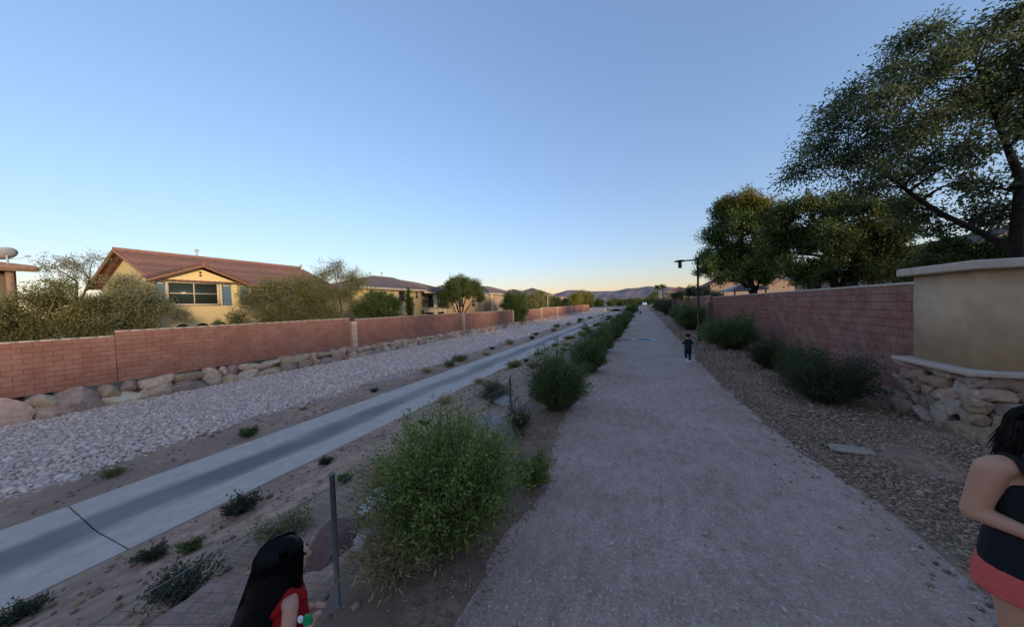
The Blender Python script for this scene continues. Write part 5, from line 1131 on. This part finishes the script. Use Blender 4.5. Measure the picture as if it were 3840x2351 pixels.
for sx in (-1, 1): b.loft([ering(.665, .118, .130, .0, sx * .112), ering(.75, .112, .128, .003, sx * .105), ering(.86, .098, .125, .005, sx * .090)])
remesh(b.build('shorts', M['coral_cloth'], t, True), .008, 3)
b = MB(); b.ellipsoid((0, .012, 1.535), (.092, .108, .105)); b.capsule((-.055, .045, 1.50), .042, (-.075, .055, 1.37), .026); b.capsule((.055, .045, 1.50), .042, (.075, .055, 1.37), .026); b.capsule((0, .085, 1.50), .05, (0, .085, 1.33), .035)
remesh(b.build('hair', M['hair_br'], t, True), .009, 4)
for sx in (-1, 1):
    b = MB(); b.capsule((sx * .085, .045, .035), .040, (sx * .095, -.125, .025), .036); b.box(sx * .09 - .045, sx * .09 + .045, -.155, .08, -.008, .014); remesh(b.build('shoe', M['black_rubber'], t, True), .01, 3)

hair_strands(t, (0, .012, 1.535), (.093, .110, .107), M['hair_br'], 500, 2.0, 1.36, (.0, .02, .0), 3)
# --- girl at the bottom of the frame
t = thing('person', 'girl with long black hair and a red top, seen from behind at the bottom edge', 'person', (-1.79, .945, -.10), R(160))
t.scale = (1.06, 1.06, 1.06)
b = MB(); s = .90
b.ellipsoid((0, 0, .54), (.115, .085, .09)); b.ellipsoid((0, -.004, .64), (.105, .08, .11)); b.ellipsoid((0, 0, .75), (.108, .078, .10))
for sx in (-1, 1):
    b.capsule((sx * .03, 0, .835), .034, (sx * .108, 0, .815), .036); b.capsule((sx * .06, 0, .52), .062, (sx * .058, -.005, .28), .040); b.capsule((sx * .058, -.005, .28), .038, (sx * .055, .01, .06), .026); b.capsule((sx * .055, .015, .035), .024, (sx * .06, -.08, .025), .02)
b.capsule((0, .012, .83), .034, (0, 0, .91), .032)
P_ = head(b, (0, -.012, .962), s, .12)
el = (-.175, .035, .64); wr = (-.19, -.065, .715); b.capsule((-.122, 0, .808), .034, el, .028); b.capsule(el, .028, wr, .019); hand(b, wr, (-.1, -.35, .9), (.9, .1, .1), .62, .75)
el = (.15, -.02, .64); wr = (.09, -.12, .56); b.capsule((.122, 0, .808), .034, el, .028); b.capsule(el, .028, wr, .019); hand(b, wr, (-.5, -.8, .2), (0, 0, 1), .62, .5)
remesh(b.build('body', M['skin2'], t, True), .007, 6); eyes(P_, s, t)
b = MB(); b.loft([ering(.44, .150, .118), ering(.54, .132, .102), ering(.64, .120, .092, -.002), ering(.74, .118, .088), ering(.80, .112, .080), ering(.826, .085, .066)])
for sx in (-1, 1): b.capsule((sx * .075, -.055, .79), .026, (sx * .085, 0, .848), .024, 8); b.capsule((sx * .085, 0, .848), .024, (sx * .075, .055, .79), .026, 8)
remesh(b.build('red_top', M['red_cloth'], t, True), .007, 3)
b = MB(); b.loft([ering(.27, .068, .07, 0, -.062), ering(.42, .074, .082, 0, -.058), ering(.50, .07, .085, 0, -.045)]); b.loft([ering(.27, .068, .07, 0, .062), ering(.42, .074, .082, 0, .058), ering(.50, .07, .085, 0, .045)]); remesh(b.build('shorts', M['navy_cloth'], t, True), .009, 3)
b = MB(); b.ellipsoid((0, .012, .992), (.082, .100, .092))
rgh = np.random.default_rng(4)
for k in range(46):
    a = R(-112 + 224 * k / 45); cx_, cy_ = .068 * math.sin(a), .022 + .078 * math.cos(a)
    f = .9 + .1 * math.cos(a); zb = .50 + rgh.uniform(-.03, .05) + (.10 if abs(a) > 1.6 else 0)
    dx = math.sin(a) * .030; dy = .055 * (1 + math.cos(a)) + .02
    p0 = (cx_, cy_, 1.0); p1 = (cx_ * 1.12, cy_ * 1.05 + dy * .3, .85); p2 = (cx_ * 1.05 + dx * .8 + .035 + rgh.normal(0, .006), cy_ + dy + rgh.normal(0, .006), .68); p3 = (cx_ * .95 + dx * 1.1 + .07 + rgh.normal(0, .012), cy_ + dy * 1.25, zb)
    b.capsule(p0, .020, p1, .018, 7); b.capsule(p1, .018, p2, .015, 7); b.capsule(p2, .015, p3, .006, 7)
remesh(b.build('hair', M['hair'], t, True), .0065, 2)
hair_strands(t, (0, .012, .992), (.085, .103, .095), M['hair'], 1200, 2.45, .50, (.03, .10, .02), 5, .0024, .07)
for sx in (-1, 1):
    b = MB(); b.capsule((sx * .056, .025, .028), .030, (sx * .062, -.085, .022), .027); b.box(sx * .06 - .03, sx * .06 + .03, -.11, .05, -.004, .012); remesh(b.build('shoe', M['white'], t, True), .008, 3)
t2 = thing('toy', 'small green and white disc held beside the red top of the girl', 'toy', (-1.595, .92, .69), R(30))
b = MB(); b.ellipsoid((.015, 0, .0), (.026, .008, .036), 16, 10); b.build('green_disc', M['green_plastic'], t2, True); b = MB(); b.ellipsoid((-.018, .0, .012), (.016, .007, .02), 12, 8); b.build('white_cap', M['white'], t2, True)

# --- running child on the path
def small_person(label, loc, rz, h, top, trousers, hairm, shoe, pose, name='person'):
    """pose: list of (hip->knee->ankle) for left, right; (shoulder->elbow->wrist) for left, right — fractions of the height"""
    t = thing(name, label, 'person', loc, rz); S_ = h
    q = lambda p: tuple(Vector(p) * S_)
    b = MB(); b.ellipsoid(q((0, 0, .50)), (.088 * S_, .070 * S_, .08 * S_)); b.ellipsoid(q((0, 0, .62)), (.085 * S_, .065 * S_, .11 * S_)); b.ellipsoid(q((0, 0, .72)), (.092 * S_, .066 * S_, .08 * S_))
    b.capsule(q((0, .01, .78)), .036 * S_, q((0, -.005, .85)), .033 * S_); P_ = head(b, q((0, -.01, .905)), .86 * S_ * (1.0 if h > 1.3 else 1.02))
    for (a0, k0, f0) in pose['legs']: b.capsule(q(a0), .056 * S_, q(k0), .036 * S_); b.capsule(q(k0), .034 * S_, q(f0), .022 * S_)
    for (a0, k0, f0) in pose['arms']:
        b.capsule(q(a0), .032 * S_, q(k0), .025 * S_); b.capsule(q(k0), .024 * S_, q(f0), .017 * S_); hand(b, q(f0), Vector(f0) - Vector(k0), (0, -1, .2), .6 * S_, .6)
    remesh(b.build('body', M['skin2'], t, True), .009 * S_, 4); eyes(P_, .86 * S_, t)
    b = MB(); b.loft([ering(.455 * S_, .105 * S_, .088 * S_), ering(.60 * S_, .099 * S_, .08 * S_), ering(.72 * S_, .106 * S_, .08 * S_), ering(.79 * S_, .085 * S_, .062 * S_), ering(.815 * S_, .05 * S_, .045 * S_)])
    for (a0, k0, f0) in pose['arms']: b.capsule(q((a0[0] * .7, a0[1], a0[2] + .01)), .042 * S_, q(Vector(a0) * .25 + Vector(k0) * .75), .037 * S_)
    remesh(b.build('shirt', M[top], t, True), .009 * S_, 3)
    b = MB(); b.loft([ering(.43 * S_, .10 * S_, .085 * S_), ering(.52 * S_, .097 * S_, .08 * S_)])
    for (a0, k0, f0) in pose['legs']: b.capsule(q(a0), .066 * S_, q(k0), .048 * S_); b.capsule(q(k0), .047 * S_, q(Vector(k0) * .22 + Vector(f0) * .78), .036 * S_)
    remesh(b.build('trousers', M[trousers], t, True), .009 * S_, 3)
    b = MB(); b.ellipsoid(q((0, .012, .935)), (.078 * S_, .088 * S_, .070 * S_)); remesh(b.build('hair', M[hairm], t, True), .009 * S_, 3)
    for (a0, k0, f0) in pose['legs']:
        f = Vector(f0); b = MB(); b.capsule(q(f + Vector((0, .012, -.012))), .030 * S_, q(f + Vector((0, -.075, -.026))), .026 * S_); b.capsule(q(f + Vector((0, 0, .05))), .026 * S_, q(f), .027 * S_); remesh(b.build('shoe', M[shoe], t, True), .009 * S_, 2)
    return t
run = {'legs': [((-.045, 0, .49), (-.05, -.05, .27), (-.045, .0, .055)), ((.045, 0, .49), (.065, -.06, .28), (.05, .10, .10))],
       'arms': [((-.11, 0, .765), (-.155, .05, .63), (-.165, -.05, .60)), ((.11, 0, .765), (.155, -.03, .63), (.16, -.12, .64))]}
small_person('child in navy clothes with white socks running away along the path', (1.53, 12.26, .02), R(176), 1.06, 'navy_cloth', 'navy_cloth', 'hair', 'white', run)
walk = {'legs': [((-.045, 0, .49), (-.05, -.05, .27), (-.045, -.06, .045)), ((.045, 0, .49), (.05, -.03, .27), (.045, .07, .05))],
        'arms': [((-.11, 0, .765), (-.14, .02, .62), (-.135, -.03, .50)), ((.11, 0, .765), (.14, .0, .62), (.15, -.05, .50))]}
small_person('tiny distant walker in a dark top and pale trousers on the path', (-.52, 60.5, .02), R(180), 1.3, 'navy_cloth', 'grey_cloth', 'hair', 'black_rubber', walk)
t = thing('dog', 'small dark dog walking beside the distant walker', 'dog', (-.05, 60.2, .02), R(190))
b = MB(); b.ellipsoid((0, 0, .40), (.12, .27, .13)); b.ellipsoid((0, -.16, .41), (.125, .14, .15)); b.capsule((0, -.24, .46), .075, (0, -.36, .58), .065); b.ellipsoid((0, -.40, .62), (.075, .09, .075)); b.capsule((0, -.46, .60), .045, (0, -.54, .585), .03)
for sx in (-1, 1):
    b.capsule((sx * .05, -.37, .69), .025, (sx * .075, -.36, .62), .03, 8)
    b.capsule((sx * .075, -.19, .36), .05, (sx * .075, -.20, .19), .03); b.capsule((sx * .075, -.20, .19), .028, (sx * .075, -.205, .035), .024); b.capsule((sx * .075, -.205, .025), .026, (sx * .075, -.24, .022), .022, 8)
    b.capsule((sx * .075, .19, .36), .065, (sx * .08, .13, .24), .04); b.capsule((sx * .08, .13, .24), .035, (sx * .08, .235, .13), .024); b.capsule((sx * .08, .235, .13), .022, (sx * .08, .22, .03), .022); b.capsule((sx * .08, .22, .025), .025, (sx * .08, .18, .022), .022, 8)
b.capsule((0, .26, .45), .03, (0, .40, .58), .012, 8)
remesh(b.build('body', M['black_rubber'], t, True), .014, 4)
